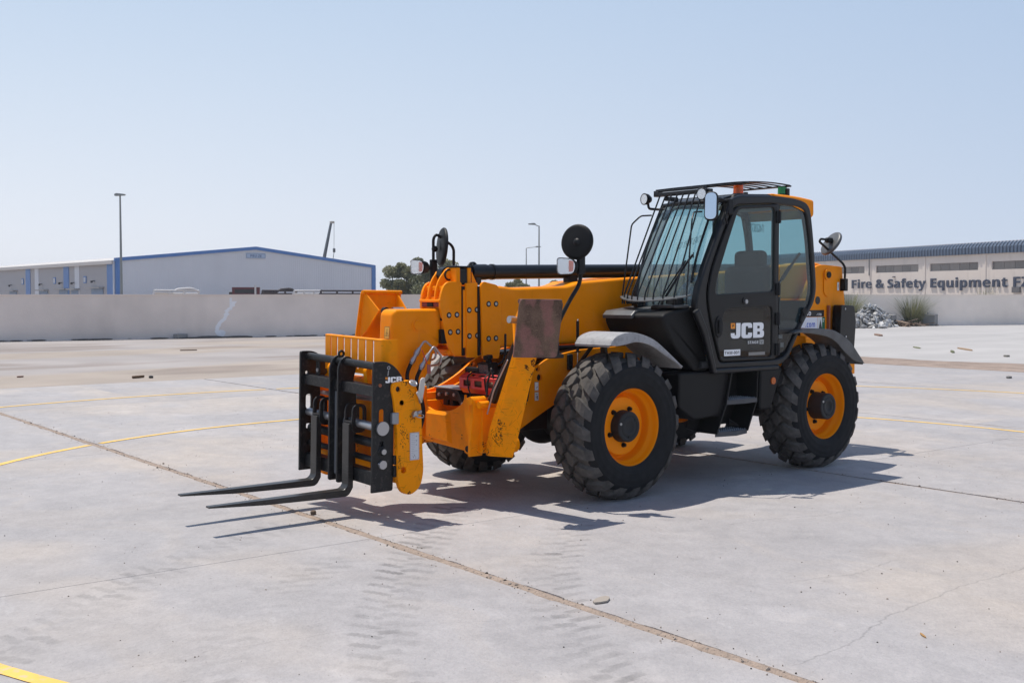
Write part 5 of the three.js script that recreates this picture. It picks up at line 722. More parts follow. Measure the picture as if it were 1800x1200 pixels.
// --- lamps and mirrors on stalks
{
  const round = (parent, pos, n, r, mat = M.plastic) => {
    const g = new THREE.Group(); const q = new THREE.Quaternion().setFromUnitVectors(new THREE.Vector3(0, 1, 0), V(n).normalize());
    const shell = lathe([[0, -0.034], [r * 0.3, -0.034], [r * 0.34, -0.029], [r * 0.8, -0.025], [r * 0.93, -0.019], [r * 0.96, -0.013], [r, -0.006], [r, 0.006], [r * 0.98, 0.012], [r * 0.95, 0.008]], 40).applyQuaternion(q).translate(...pos), glass = lathe([[0, 0.022], [r * 0.5, 0.018], [r * 0.96, 0.008]], 40).applyQuaternion(q).translate(...pos);
    mesh('mirror_shell', shell, mat, parent); mesh('mirror_glass', glass, M.mirror, parent);
    const nn = V(n).normalize(), P = V(pos); return P.addScaledVector(nn, -0.05).toArray();
  };
  const headlamp = (parent, pos, turn, flip) => {
    const g = part('headlamp', T); g.position.set(...pos); g.rotation.y = turn;
    const o = [[-0.085, -0.07, 0.04], [-0.09, 0.075, 0.03], [0.05, 0.065, 0.06], [0.085, 0.02, 0.04], [0.07, -0.065, 0.04]].map((p) => [p[0] * flip, p[1], p[2]]);
    const f = fillet(o, 0.03, 5), sc = (k) => f.map((p) => [p[0] * k, p[1] * k]);
    mesh('housing', [loft([[-0.09, 0.45], [-0.06, 0.8], [0.02, 1], [0.03, 0.98]].map(([x, k]) => sc(k).map((p) => [x, p[1], p[0]])).map((s) => flip < 0 ? s : s.reverse()))], M.plastic, g);
    mesh('reflector', [exX(sc(0.88), 0.03, 0.033, { bevel: 0 }), box(0.03, 0.04, -0.055, 0.058, 0.012 * flip - 0.003, 0.012 * flip + 0.003)], M.mirror, g);
    mesh('indicator', exX(fillet([[0.02 * flip, -0.045], [0.02 * flip, 0.05], [0.06 * flip, 0.04], [0.055 * flip, -0.04]], 0.01, 2), 0.0335, 0.036, { bevel: 0 }), M.amber, g);
    mesh('lens', exX(sc(0.93), 0.042, 0.046, { bevel: 0.001 }), M.lamp, g); return g;
  };
  const a = part('front_mirror', T);
  const bk = round(a, [0.50, 2.145, -1.0], [-0.95, -0.12, 0.32], 0.145);
  mesh('mirror_arm', [tube([[0.66, 1.30, -0.86], [0.66, 1.52, -0.97], [0.575, 1.68, -1.0], [0.475, 1.80, -1.0], [0.456, 1.90, -1.0], [0.462, 2.10, -1.0]], 0.017, 0.06, 10), box(0.43, 0.50, 1.88, 2.07, -1.028, -0.985, 0.012), new THREE.SphereGeometry(0.04, 16, 12).translate(0.505, 2.14, -1.015), box(0.6, 0.7, 1.22, 1.34, -0.9, -0.75, 0.01)], M.hose, a);
  mesh('arm_bracket', [box(0.55, 0.75, 1.2, 1.235, -0.9, -0.46)], M.satin, a);
  headlamp(T, [0.60, 1.945, -1.0], 0.45, -1); mesh('lamp_stalk', box(0.44, 0.56, 1.93, 1.955, -1.01, -0.985), M.hose, a);
  const b = part('front_mirror', T);
  round(b, [0.43, 2.17, 0.95], [-0.92, -0.08, -0.38], 0.185);
  mesh('mirror_arm', [tube([[0.535, 1.55, 0.95], [0.535, 2.25, 0.95], [0.50, 2.29, 0.95], [0.32, 2.19, 0.95], [0.295, 2.15, 0.95], [0.30, 1.55, 0.95]], 0.014, 0.04, 8), box(0.50, 0.57, 1.84, 2.05, 0.93, 0.97, 0.01), box(0.25, 0.6, 1.5, 1.56, 0.86, 0.98), new THREE.SphereGeometry(0.03, 12, 10).translate(0.52, 2.15, 0.95)], M.hose, b);
  mesh('arm_bracket', [box(0.3, 0.5, 1.18, 1.5, 0.5, 0.92, 0.02)], M.satin, b);
  headlamp(T, [0.69, 1.975, 0.95], 0.25, -1); mesh('lamp_stalk', box(0.52, 0.66, 1.95, 1.985, 0.94, 0.96), M.hose, b);
  const c = part('rear_mirror', T);
  round(c, [-3.975, 2.285, -0.35], [-0.776, -0.55, -0.32], 0.15, M.fender);
  mesh('mirror_arm', [tube([[-4.25, 1.80, -0.34], [-4.25, 2.02, -0.35], [-4.2, 2.07, -0.35], [-3.72, 2.30, -0.37], [-3.73, 2.33, -0.38], [-3.86, 2.325, -0.37], [-3.93, 2.31, -0.36]], 0.013, 0.025, 8), box(-4.28, -4.22, 1.76, 1.9, -0.37, -0.3, 0.008), box(-3.95, -3.85, 2.29, 2.35, -0.4, -0.34, 0.02)], M.hose, c);
}
// ---------------------------------------------------------------- boundary wall
const wallZ = (x) => 37.25 + 0.208 * x;
{
  const a = Math.atan(0.208), t = thing('boundary_wall', 'long low grey rendered wall closing the yard, with a jagged white filled crack', 'wall', [-30, 0, wallZ(-30)]); t.rotation.y = -a;
  const wt = tex(1024, (u, v) => { const x = u * 40, y = v * 40, n = fbm(x * 0.18, y * 0.3, 4), f = fbm(x * 1.4, y * 1.4, 4), s = sm(0.56, 0.8, fbm(x * 1.1 + 3, y * 0.25, 4)); const k = 0.95 + 0.22 * (n - 0.5) + 0.16 * (f - 0.5) - 0.06 * s; return [0.80 * k, 0.695 * k, 0.61 * k]; }, { size: 40 });
  mesh('wall_render', plain(-17.5, 72, -0.05, 1.70, 0, 0.2), std(0xffffff, 0.9, { map: wt, bumpMap: slabBump, bumpScale: 0.01 }), t);
  mesh('coping', plain(-17.5, 72, 1.70, 1.735, -0.03, 0.23), std(lin(0.78, 0.68, 0.60), 0.9), t);
  // stain and splash line that follows the foot of the wall, as loose dirt
  const dirt = []; for (let i = 0; i < 220; i++) { const x = rr(-17, 70), s = rr(0.03, 0.14) * (rnd() < 0.1 ? 2 : 1), g = new THREE.IcosahedronGeometry(1, 1); g.scale(s * 2.2, s * 0.22, s * 0.5); g.translate(x, 0.01, -rr(0.05, 0.35)); dirt.push(g); }
  mesh('foot_debris', dirt, std(lin(0.12, 0.105, 0.09), 0.95), t);
  // the filled crack
  const pts = [[0, 1.45], [0.1, 1.25], [0.3, 1.1], [0.34, 0.9], [0.42, 0.74], [0.62, 0.56], [0.72, 0.36], [0.70, 0.2], [0.6, 0.08]], L = [], R = []; for (let i = 0; i < pts.length - 1; i++) for (let k = 0; k < 5; k++) { const u = k / 5, x = pts[i][0] + (pts[i + 1][0] - pts[i][0]) * u, y = pts[i][1] + (pts[i + 1][1] - pts[i][1]) * u, w = rr(0.05, 0.12); L.push([x - w, y]); R.push([x + w, y]); }
  const [lx] = [CRACKX]; mesh('crack_filling', [exZ([...L, ...R.reverse()], -0.012, 0.01, { bevel: 0.003 })].map((g) => g.translate(lx, 0, 0)), std(lin(0.88, 0.86, 0.85), 0.9), t);
  mesh('crack_patch', [exZ(circ(0, 0, 0.2, 9).map((p) => [p[0] * rr(0.8, 1.3), p[1] * 0.7]), -0.01, 0.01, { bevel: 0.002 }).translate(lx + 0.55, 0.16, 0), plain(0.1, 0.2, 1.1, 1.6, -0.006, 0.01).translate(lx, 0, 0)], std(lin(0.84, 0.82, 0.81), 0.9), t);
}
{
  const t = thing('boundary_wall', 'pale cream wall section behind the scrap heap and grassy bushes', 'wall', [-47.0, 0, wallZ(-47.0)]); t.rotation.y = -0.42;
  mesh('wall_render', plain(-34, 0, -0.05, 1.69, 0, 0.2), std(0xffffff, 0.9, { map: tex(512, (u, v) => { const x = u * 30, y = v * 30, n = fbm(x * 0.2, y * 0.4, 4), f = fbm(x * 1.6, y * 1.6, 4), k = 0.96 + 0.18 * (n - 0.5) + 0.14 * (f - 0.5); return [0.90 * k, 0.79 * k, 0.685 * k]; }, { size: 30 }), bumpMap: slabBump, bumpScale: 0.01 }), t);
  mesh('coping', plain(-34, 0, 1.69, 1.725, -0.03, 0.23), std(lin(0.86, 0.76, 0.67), 0.9), t);
}
// ---------------------------------------------------------------- left warehouse
{
  const t = thing('gabled_warehouse', 'pale metal warehouse with a shallow blue-edged gable behind the wall', 'warehouse', [-69, 0, 143]);
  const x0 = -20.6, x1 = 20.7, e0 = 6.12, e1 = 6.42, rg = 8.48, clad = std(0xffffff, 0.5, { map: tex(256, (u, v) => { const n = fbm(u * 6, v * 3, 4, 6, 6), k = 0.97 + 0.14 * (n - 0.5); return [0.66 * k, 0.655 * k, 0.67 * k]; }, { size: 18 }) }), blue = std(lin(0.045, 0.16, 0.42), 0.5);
  const yTop = (x) => x < 0 ? e0 + (rg - e0) * (x - x0) / -x0 : rg + (e1 - rg) * x / x1;
  // ribbed gable sheets, one part per sheet
  const n = 21; for (let i = 0; i < n; i++) { const a = x0 + (x1 - x0) * i / n, b = x0 + (x1 - x0) * (i + 1) / n, ribs = []; const m = (yTop(a) + yTop(b)) / 2; ribs.push(exZ(a < 0 && b > 0 ? [[a, 0], [b, 0], [b, yTop(b)], [0, rg], [a, yTop(a)]] : [[a, 0], [b, 0], [b, yTop(b)], [a, yTop(a)]], 0, 0.1, { bevel: 0 })); for (let k = 0; k < 6; k++) { const x = a + (b - a) * (k + 0.5) / 6; ribs.push(plain(x - 0.05, x + 0.05, 0, yTop(x) - 0.05, -0.035, 0.01)); } mesh('gable_sheet', ribs, clad, t); }
  mesh('gable_trim', [exZ([[x0 - 0.2, e0 - 0.15], [0, rg - 0.12], [x1 + 0.2, e1 - 0.15], [x1 + 0.2, e1 + 0.32], [0, rg + 0.36], [x0 - 0.2, e0 + 0.32]], -0.25, 0.3)], blue, t);
  mesh('corner_trim', plain(x0 - 0.25, x0 + 0.45, 0, e0 + 0.1, -0.2, 0.4), blue, t); mesh('corner_trim', plain(x1 - 0.5, x1 + 0.05, 0, e1 - 0.1, -0.18, 0.4), blue, t);
  mesh('downpipe', plain(x1 + 0.1, x1 + 0.3, 0, e1, 0.3, 0.5), std(lin(0.6, 0.6, 0.62), 0.6), t);
  const fas = decal(512, 128, (x, w, h) => { x.fillStyle = '#a3b2c6'; x.fillRect(0, 0, w, h); x.strokeStyle = '#5f7690'; x.lineWidth = 8; x.strokeRect(4, 4, w - 8, h - 8); x.fillStyle = '#2b4a75'; x.font = 'bold 96px sans-serif'; x.textAlign = 'center'; x.textBaseline = 'middle'; x.fillText('PBU-ZE', w / 2, 68, 440); });
  mesh('name_sign', plain(-1.55, 1.55, 7.1, 7.82, -0.16, -0.06), std(lin(0.34, 0.42, 0.55), 0.6), t); sticker('sign_print', fas, 1.5, -1.5, 7.13, 7.79, -0.165, t);
  // long side wall running away
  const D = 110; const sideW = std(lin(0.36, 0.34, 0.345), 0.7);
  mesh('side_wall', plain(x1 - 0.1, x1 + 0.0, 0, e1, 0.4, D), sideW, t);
  mesh('far_side_wall', plain(x0, x0 + 0.1, 0, e0, 0.4, D), clad, t);
  mesh('roof', [loft([[[x0 - 0.2, e0, 0.31], [0, rg + 0.2, 0.31], [0, rg, 0.31], [x0 - 0.2, e0 - 0.2, 0.31]], [[x0 - 0.2, e0, D], [0, rg + 0.2, D], [0, rg, D], [x0 - 0.2, e0 - 0.2, D]]]), loft([[[0, rg + 0.2, 0.31], [x1 + 0.4, e1, 0.31], [x1 + 0.4, e1 - 0.2, 0.31], [0, rg, 0.31]], [[0, rg + 0.2, D], [x1 + 0.4, e1, D], [x1 + 0.4, e1 - 0.2, D], [0, rg, D]]])], std(lin(0.5, 0.47, 0.44), 0.6), t);
  mesh('gutter', plain(x1 + 0.0, x1 + 0.5, e1 - 0.5, e1 - 0.05, 0.4, D), std(lin(0.5, 0.46, 0.43), 0.6), t);
  for (const z of [1.0, 19.4, 38.4, 57]) mesh('blue_panel', plain(x1 - 0.02, x1 + 0.08, 0, e1 - 0.5, z, z + 2.4), blue, t);
  for (const z of [14.8, 34]) mesh('light_panel', plain(x1 - 0.02, x1 + 0.06, 0, e1 - 0.5, z, z + 2), std(lin(0.55, 0.56, 0.6), 0.5), t);
  for (const [z0, z1, y] of [[5, 9.6, 2.62], [15.2, 18.2, 2.45], [19.9, 23.8, 2.5], [29.5, 33.5, 2.35], [46, 50, 2.3]]) { mesh('shutter_door', plain(x1 - 0.05, x1 + 0.12, 0, y, z0, z1), std(lin(0.16, 0.23, 0.35), 0.6), t); mesh('door_hood', plain(x1, x1 + 0.8, y, y + 0.18, z0 - 0.4, z1 + 0.4), std(lin(0.3, 0.28, 0.27), 0.7), t); mesh('wall_lamp', [plain(x1, x1 + 0.5, y + 1.0, y + 1.12, z1 - 1.2, z1 - 1.0), plain(x1 + 0.3, x1 + 0.55, y + 0.8, y + 1.1, z1 - 1.25, z1 - 0.95)], M.hose, t); }
  for (const z of [11.8, 25.5, 42]) { mesh('vent_window', plain(x1 - 0.02, x1 + 0.1, 3.4, 4.4, z, z + 1.1), blue, t); mesh('vent_pane', plain(x1 + 0.1, x1 + 0.12, 3.55, 4.25, z + 0.15, z + 0.95), std(lin(0.4, 0.42, 0.46), 0.3), t); }
}
// ---------------------------------------------------------------- right warehouse with lettering
const font = await new FontLoader().loadAsync('fonts/droid/droid_sans_bold.typeface.json');
{
  const t = thing('lettered_warehouse', 'cream warehouse with a blue ribbed roof edge and dark blue lettering', 'warehouse', [-142.15, 0, 78]); t.rotation.y = -0.343;
  const cream = std(0xffffff, 0.8, { map: tex(512, (u, v) => { const x = u * 40, y = v * 40, n = fbm(x * 0.3, y * 0.3, 4), s = sm(0.6, 0.8, fbm(x * 2, y * 0.25, 3)), k = 0.98 + 0.16 * (n - 0.5) - 0.08 * s; return [0.70 * k, 0.61 * k, 0.535 * k]; }, { size: 40 }) });
  const zA = -40, zB = 46, W = [[13.55, 22.5], [1.27, 10.82], [-10.56, -1.13], [-22.6, -13.05], [-34.6, -25], [25.5, 34.5], [37, 44]], y0 = 5.1, y1 = 6.18;
  const holes = W.map(([a, b]) => [[a, y0], [b, y0], [b, y1], [a, y1]]);
  mesh('front_wall', exX([[zA, 0], [zB, 0], [zB, 7.3], [zA, 7.3]], -0.4, 0, { bevel: 0, holes }), cream, t);
  mesh('back_wall', [plain(-40, -39.8, 0, 7, zA, zB), plain(-39.8, -0.4, 0, 7, zA, zA + 0.2), plain(-39.8, -0.4, 0, 7, zB - 0.2, zB)], cream, t);
  for (const [a, b] of W) { const n = 5, w = part('window', t); mesh('window_frame', [plain(-0.28, -0.2, y0, y0 + 0.06, a, b), plain(-0.28, -0.2, y1 - 0.06, y1, a, b), ...Array.from({ length: n + 1 }, (_, i) => plain(-0.28, -0.2, y0 + 0.06, y1 - 0.06, a + (b - a - 0.06) * i / n, a + (b - a - 0.06) * i / n + 0.06))], std(lin(0.2, 0.18, 0.17), 0.6), w); for (let i = 0; i < n; i++) mesh('pane', plain(-0.25, -0.24, y0 + 0.06, y1 - 0.06, a + (b - a - 0.06) * i / n + 0.06, a + (b - a - 0.06) * (i + 1) / n), phy(lin(0.16, 0.14, 0.125).multiplyScalar(rr(0.75, 1.4)), 0.15, { specularIntensity: 0.9 }), w); }
  for (const z of [12.0, -0.2, -12.0, -24]) mesh('pilaster', plain(0, 0.08, 0, 7.3, z - 0.05, z + 0.55), cream, t);
  // ribbed blue fascia curving over into the roof
  const ribs = []; for (let z = zA; z < zB; z += 0.62) { const prof = [[0.35, 7.25], [0.35, 8.15], [0.1, 8.55], [-0.5, 8.9], [-0.5, 8.8], [0.05, 8.45], [0.28, 8.1], [0.28, 7.25]]; ribs.push(exZ(prof, z, z + 0.34, { bevel: 0 })); }
  mesh('fascia_rib', ribs, std(lin(0.062, 0.095, 0.15), 0.5), t); t.children[t.children.length - 1].userData.kind = 'stuff';
  mesh('fascia_sheet', exZ([[0.27, 7.25], [0.27, 8.1], [0.04, 8.44], [-0.5, 8.78], [-0.5, 7.25]], zA, zB, { bevel: 0 }), std(lin(0.035, 0.055, 0.095), 0.6), t);
  mesh('roof', exZ([[-0.4, 8.86], [-14, 9.75], [-40, 7.2], [-40, 7.0], [-14, 9.5], [-0.4, 8.6]], zA, zB, { bevel: 0 }), std(lin(0.62, 0.56, 0.53), 0.7), t);
  const ink = std(lin(0.022, 0.032, 0.065), 0.6); let adv = 0; const size = 1.32;
  const txt = 'Fire & Safety Equipment FZCO', gs = []; for (const ch of txt) { const gl = font.data.glyphs[ch]; if (ch !== ' ') { const g = new TextGeometry(ch, { font, size, depth: 0.12, curveSegments: 4, bevelEnabled: false }); gs.push([g, adv]); } adv += gl.ha * size / font.data.resolution; }
  const upTo = gs.find((q, i) => i === txt.replace(/ /g, '').indexOf('FZ'))[1], k = 33.5 / upTo;
  for (const [g, a] of gs) { g.scale(k, 1, 1); g.rotateY(Math.PI / 2); g.translate(0.03, 2.75, 16.78 - a * k); mesh('letter', g, ink, t); }
  mesh('wall_pipe', [plain(0.09, 0.19, 4.7, 7.2, 12.2, 12.3), plain(0.05, 0.3, 4.3, 4.5, 6.2, 6.6), plain(0.02, 0.3, 2.0, 2.75, -18.2, -16.9)], std(lin(0.12, 0.11, 0.11), 0.7), t);
}
// ---------------------------------------------------------------- lamp posts, crane, things over the wall
function lampPost(x, z, h, arm, label, turn) {
  const t = thing('street_lamp', label, 'lamp post', [x, 0, z], 'lamp posts beyond the wall'); t.rotation.y = turn; const g = std(lin(0.24, 0.25, 0.24), 0.5, { metalness: 0.4 });
  mesh('pole', [cyl([0, 0, 0], [0, h, 0], 0.13, 12, 0.07), cyl([0, 0, 0], [0, 0.12, 0], 0.24, 12)], g, t);
  if (arm) { mesh('arm', tube([[0, h - 0.05, 0], [0.3, h + 0.05, 0], [arm, h + 0.18, 0]], 0.05, 0.2, 8), g, t); }
  mesh('lamp_head', [exZ([[-0.1, -0.1], [0.75, -0.06], [0.8, 0.06], [0.1, 0.14], [-0.1, 0.08]], -0.16, 0.16, { r: 0.05 }).translate(arm || -0.35, h + (arm ? 0.2 : 0.08), 0)], g, t);
}
lampPost(-28.4, 87.3, 10.2, 0, 'tall street lamp with a flat top head in front of the gabled warehouse', 2.4);
lampPost(-79.1, 90.75, 9.8, 0.5, 'tall lamp post with a short arm rising behind the boom', -0.7);
lampPost(-110.4, 129.8, 9.3, 1.6, 'slender lamp post with a long curved arm behind the boom', 2.45);
{
  const t = thing('mobile_crane', 'dark crane jib leaning up beyond the gabled warehouse roof', 'crane', [-103.6, 0, 186]); const g = std(lin(0.035, 0.045, 0.06), 0.5);
  mesh('jib', [loft([[[-0.35, 0.8, -0.35], [0.35, 0.8, -0.35], [0.35, 0.8, 0.35], [-0.35, 0.8, 0.35]], [[-3.65, 15.9, -0.2], [-3.35, 16.1, -0.2], [-3.35, 16.1, 0.2], [-3.65, 15.9, 0.2]]])], g, t);
  mesh('jib_head', [box(-4.2, -3.3, 15.95, 16.4, -0.25, 0.25, 0.1)], std(lin(0.4, 0.36, 0.3), 0.6), t);
  mesh('hoist_rope', cyl([-4.2, 16.0, 0], [-4.15, 11, 0], 0.035, 6), M.hose, t); mesh('hook_block', [box(-4.4, -3.95, 10.2, 11, -0.2, 0.2, 0.1), cyl([-4.15, 10.2, 0], [-3.6, 7.2, 0], 0.06, 6)], g, t);
  mesh('carrier', [box(-6, 3, 0.6, 2.0, -1.2, 1.2, 0.1), box(-1.2, 2.4, 2.0, 3.2, -1.1, 1.1, 0.15)], std(lin(0.5, 0.3, 0.05), 0.6), t);
  for (const x of [-5, -3.2, 0.2, 2]) mesh('wheel', cyl([x, 0.6, -1.25], [x, 0.6, 1.25], 0.6, 18), M.tyre, t);
}
{
  // parked behind the wall: only their tops show
  const t = thing('tipper_truck', 'dark red truck body showing above the boundary wall', 'truck', [OW.truck[0], 0, OW.truck[1]]); t.rotation.y = -0.48; const red = std(lin(0.11, 0.012, 0.016), 0.5), dark = std(lin(0.02, 0.018, 0.018), 0.6);
  mesh('body', [loft([[[-1.2, 0.95, -2.6], [1.2, 0.95, -2.6], [1.2, 0.95, 2.6], [-1.2, 0.95, 2.6]], [[-1.25, 2.42, -2.65], [1.25, 2.42, -2.65], [1.25, 2.42, 2.65], [-1.25, 2.42, 2.65]]])], red, t);
  mesh('body_recess', box(-1.0, 1.0, 1.86, 2.22, -2.68, -2.62), dark, t); mesh('post', box(-0.95, -0.78, 0.9, 2.62, -2.75, -2.67), std(lin(0.6, 0.55, 0.52), 0.7), t); mesh('exhaust', box(1.25, 1.6, 0.9, 2.0, -0.6, -0.2, 0.1), dark, t);
  for (const [x, z] of [[-0.95, -1.7], [0.95, -1.7], [-0.95, 1.7], [0.95, 1.7]]) mesh('wheel', cyl([x - 0.14, 0.48, z], [x + 0.14, 0.48, z], 0.48, 18), M.tyre, t);
  mesh('under_frame', box(-0.5, 0.5, 0.45, 0.95, -2.5, 2.5), dark, t);
  const frame = (pos, label, w, mat, curved) => { const f = thing('pipe_frame', label, 'metal frame', [pos[0], 0, pos[1]], null); f.rotation.y = 0.2; for (const x of [-w / 2, -w / 6, w / 6, w / 2]) mesh('post', cyl([x, 0, 0], [x, 1.9, 0], 0.045, 8), mat, f); mesh('rail', [cyl([-w / 2, 1.9, 0], [w / 2, 1.9, 0], 0.04, 8), cyl([-w / 2, 1.76, 0.1], [w / 2, 1.76, 0.1], 0.035, 8), ...(curved ? [tube([[-w / 2, 1.85, 0], [-w / 3, 2.0, 0], [0, 1.95, 0], [w * 0.1, 1.8, 0], [w / 2, 1.83, 0]], 0.05, 0.3)] : [])], mat, f); return f; };
  const white = std(lin(0.6, 0.58, 0.56), 0.6), steel = std(lin(0.06, 0.05, 0.05), 0.6);
  frame(OW.white, 'white pipe rack showing above the boundary wall', 2.2, white, true);
  frame(OW.dark1, 'dark steel frame beside the red truck behind the wall', 1.9, steel, true);
  frame(OW.dark2, 'long thin steel frame behind the wall near the warehouse corner', 2.9, steel, false);
  frame(OW.grey, 'grey pipe frame between two dark frames behind the wall', 1.7, white, false);
}
// ---------------------------------------------------------------- trees and shrubs
const leafMats = [lin(0.19, 0.185, 0.08), lin(0.22, 0.21, 0.095), lin(0.16, 0.165, 0.075)].map((c) => phy(c, 0.8, { transmission: 0.25, thickness: 0, side: THREE.DoubleSide }));
function leafCloud(clumps, n, s) {
  const pos = []; const a = new THREE.Vector3(), b = new THREE.Vector3(), q = new THREE.Quaternion(), e = new THREE.Euler();
  for (const [x, y, z, r] of clumps) for (let i = 0; i < n; i++) { const u = rr(-1, 1), ph = rr(0, 6.283), R = r * Math.pow(rnd(), 0.42), k = Math.sqrt(1 - u * u), c = [x + R * k * Math.cos(ph), y + R * u * 0.8, z + R * k * Math.sin(ph)]; q.setFromEuler(e.set(rr(0, 6.3), rr(0, 6.3), rr(0, 6.3))); const l = s * rr(0.6, 1.4); a.set(l, 0, 0).applyQuaternion(q); b.set(0, l * 0.45, 0).applyQuaternion(q); pos.push(c[0] - a.x, c[1] - a.y, c[2] - a.z, c[0] - b.x, c[1] - b.y, c[2] - b.z, c[0] + a.x, c[1] + a.y, c[2] + a.z, c[0] - a.x, c[1] - a.y, c[2] - a.z, c[0] + a.x, c[1] + a.y, c[2] + a.z, c[0] + b.x, c[1] + b.y, c[2] + b.z); }
  const g = new THREE.BufferGeometry(); g.setAttribute('position', new THREE.Float32BufferAttribute(pos, 3)); g.computeVertexNormals(); return g;
}
function tree(x, z, h, w, label, mi) {
  const t = thing('tree', label, 'tree', [x, 0, z], 'trees behind the wall'), bark = std(lin(0.10, 0.08, 0.06), 0.9), cl = [], limbs = [];
  for (let i = 0; i < 20; i++) { const a = rr(0, 6.28), r = w * Math.sqrt(rnd()) * 0.85, y = h * rr(0.25, 0.84); cl.push([r * Math.cos(a), y, r * Math.sin(a), w * rr(0.16, 0.36)]); limbs.push(cyl([0, h * 0.25, 0], [r * Math.cos(a), y, r * Math.sin(a)], 0.06, 5, 0.015)); }
  cl.push([0, h * 0.9, 0, w * 0.25]);
  mesh('trunk', [cyl([0, 0, 0], [0, h * 0.6, 0], 0.16, 8, 0.06), ...limbs], bark, t); mesh('crown', leafCloud(cl, 520, 0.10), leafMats[mi], t);
}
for (const [x, z, h, w, m, l] of TREES) tree(x, z, h, w, l, m);
function reed(x, z, h, w, n, label) {
  const t = thing('reed_bush', label, 'bush', [x, 0, z], 'thin grassy bushes by the wall'), pos = [];
  for (let i = 0; i < n; i++) { const a = rr(0, 6.28), r0 = w * 0.3 * Math.sqrt(rnd()), l = h * rr(0.45, 1.05), lean = rr(0.05, 0.75) * w, x0 = r0 * Math.cos(a), z0 = r0 * Math.sin(a), b = rr(0.008, 0.02), pa = a + 1.57, S = 4; let pr = null; for (let k = 0; k <= S; k++) { const u = k / S, c = [x0 + Math.cos(a) * lean * u * u, l * u - 0.12 * lean * u * u, z0 + Math.sin(a) * lean * u * u], q = b * (1 - u * 0.85), L = [c[0] - q * Math.cos(pa), c[1], c[2] - q * Math.sin(pa)], R = [c[0] + q * Math.cos(pa), c[1], c[2] + q * Math.sin(pa)]; if (pr) pos.push(...pr[0], ...pr[1], ...R, ...pr[0], ...R, ...L); pr = [L, R]; } }
  const g = new THREE.BufferGeometry(); g.setAttribute('position', new THREE.Float32BufferAttribute(pos, 3)); g.computeVertexNormals();
  mesh('blades', g, phy(lin(0.24, 0.24, 0.12), 0.8, { transmission: 0.25, thickness: 0, side: THREE.DoubleSide }), t); mesh('stems', Array.from({ length: 9 }, () => cyl([rr(-0.1, 0.1) * w, 0, rr(-0.1, 0.1) * w], [rr(-0.4, 0.4) * w, h * rr(0.4, 0.7), rr(-0.4, 0.4) * w], 0.015, 5, 0.006)), std(lin(0.14, 0.11, 0.07), 0.9), t);
}
for (const [x, z, h, w, n, l] of REEDS) reed(x, z, h, w, n, l);
// ---------------------------------------------------------------- scrap heap, blocks, small litter
{
  const t = thing('scrap_heap', 'heap of crumpled grey scrap beside the grassy bush', 'scrap heap', [RUB[0], 0, RUB[1]]); const mats = [lin(0.40, 0.395, 0.39), lin(0.28, 0.275, 0.27), lin(0.17, 0.165, 0.16), lin(0.5, 0.495, 0.485)].map((c) => std(c, 0.6, { metalness: 0.2 }));
  const hgt = (u, v) => 1.12 * Math.max(0, 1 - Math.pow(Math.abs(u) / 3.5, 1.6) - Math.pow(v / 1.2, 2)), shapes = []; for (let i = 0; i < 6; i++) { const g = new THREE.IcosahedronGeometry(1, 0), p = g.attributes.position; for (let k = 0; k < p.count; k++) { const q = 0.6 + 0.8 * vn(p.getX(k) * 3 + i * 9 + 50, p.getY(k) * 3 + p.getZ(k) * 5 + 50); p.setXYZ(k, p.getX(k) * q * 1.3, p.getY(k) * q * 0.5, p.getZ(k) * q * 0.9); } g.computeVertexNormals(); shapes.push(g); }
  for (let i = 0; i < 300; i++) { const u = rr(-3.9, 3.5), v = rr(-1.3, 0.7), y = hgt(u, v); if (y < 0.02 && rnd() < 0.7) continue; const m = new THREE.Mesh(shapes[i % 6], mats[rnd() * 4 | 0]); m.name = 'scrap_piece'; m.castShadow = m.receiveShadow = true; const s = rr(0.08, 0.2); m.scale.setScalar(s); m.position.set(u * 0.99, Math.max(s * 0.3, y * rr(0.85, 1)), v); m.rotation.set(rr(0, 6), rr(0, 6), rr(0, 6)); t.add(m); }
  const fill = new THREE.SphereGeometry(1, 24, 10, 0, 6.2832, 0, 1.5708); fill.scale(2.7, 0.75, 0.95); mesh('heap_core', fill, std(lin(0.12, 0.12, 0.12), 0.9), t);
  t.rotation.y = 0.4;
}
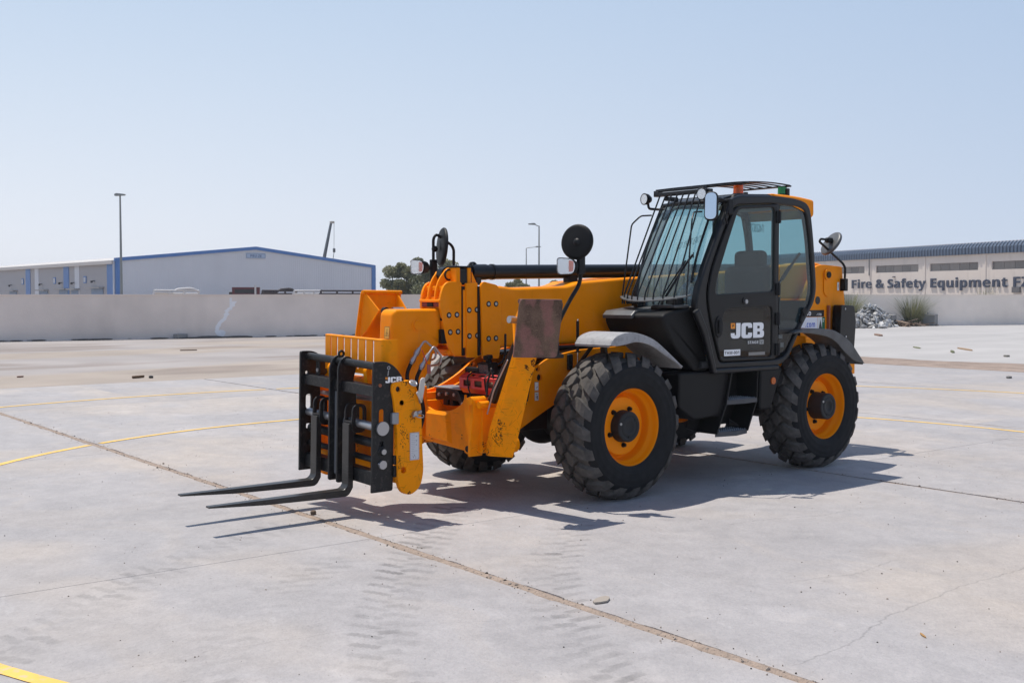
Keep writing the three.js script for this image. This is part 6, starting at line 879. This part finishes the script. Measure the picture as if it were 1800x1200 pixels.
BLOCKS.forEach(([x, z, w, h, d, label]) => { const t = thing('concrete_block', label, 'block', [x, 0, z], 'blocks by the wall'); t.rotation.y = 0.35; mesh('block_body', box(-w / 2, w / 2, 0, h, -d / 2, d / 2, 0.03), std(lin(0.27, 0.26, 0.245), 0.9), t); if (h > 0.3) mesh('lifting_loop', [new THREE.TorusGeometry(0.1, 0.018, 6, 14, Math.PI).translate(-w * 0.25, h, 0), new THREE.TorusGeometry(0.1, 0.018, 6, 14, Math.PI).translate(w * 0.25, h, 0)], M.zinc, t); });
{
  const t = thing('broken_timber', 'pile of broken brown timber at the foot of the concrete block', 'timber', [TIMB[0], 0, TIMB[1]]); for (let i = 0; i < 46; i++) { const l = rr(0.4, 1.9), m = mesh('plank', plain(-l / 2, l / 2, -0.02, 0.02, -rr(0.03, 0.08), 0.06), std(lin(0.2, 0.14, 0.1).multiplyScalar(rr(0.5, 1.5)), 0.9), t); m.position.set(rr(-1.4, 1.4), 0.03 + rr(0, 0.32) * rnd(), rr(-0.5, 0.4)); m.rotation.set(rr(-0.2, 0.2), rr(0, 3.1), rr(-0.25, 0.25)); }
  const ty = thing('old_tyre', 'small worn tyre lying flat at the foot of the wall', 'tyre', [TYRE[0], 0, TYRE[1]]); mesh('carcass', new THREE.TorusGeometry(0.33, 0.13, 12, 28).rotateX(1.5708).translate(0, 0.13, 0), std(lin(0.16, 0.14, 0.125), 0.9), ty);
}
LITTER.forEach(([name, x, z, l, w, h, c, label, turn]) => {
  const g = exY(Array.from({ length: 9 }, (_, i) => [l / 2 * Math.cos(i / 9 * 6.283) * rr(0.8, 1.1), w / 2 * Math.sin(i / 9 * 6.283) * rr(0.75, 1.1)]), 0, h, { bevel: h * 0.3 }); const m = mesh(name, g, std(lin(...c), 0.9)); m.position.set(x, z > 13.9 || x < -17.6 ? -0.02 : 0.001, z); m.rotation.y = turn; tag(m, label, name === 'stone_chip' ? 'stone' : name === 'plank_scrap' ? 'wood' : 'debris', name === 'plank_scrap' ? 'scraps lying on the far hardstanding' : null);
});
scene.fog = new THREE.FogExp2(new THREE.Color().setRGB(0.78, 0.82, 0.88), 0.0005);
renderer.render(scene, camera);
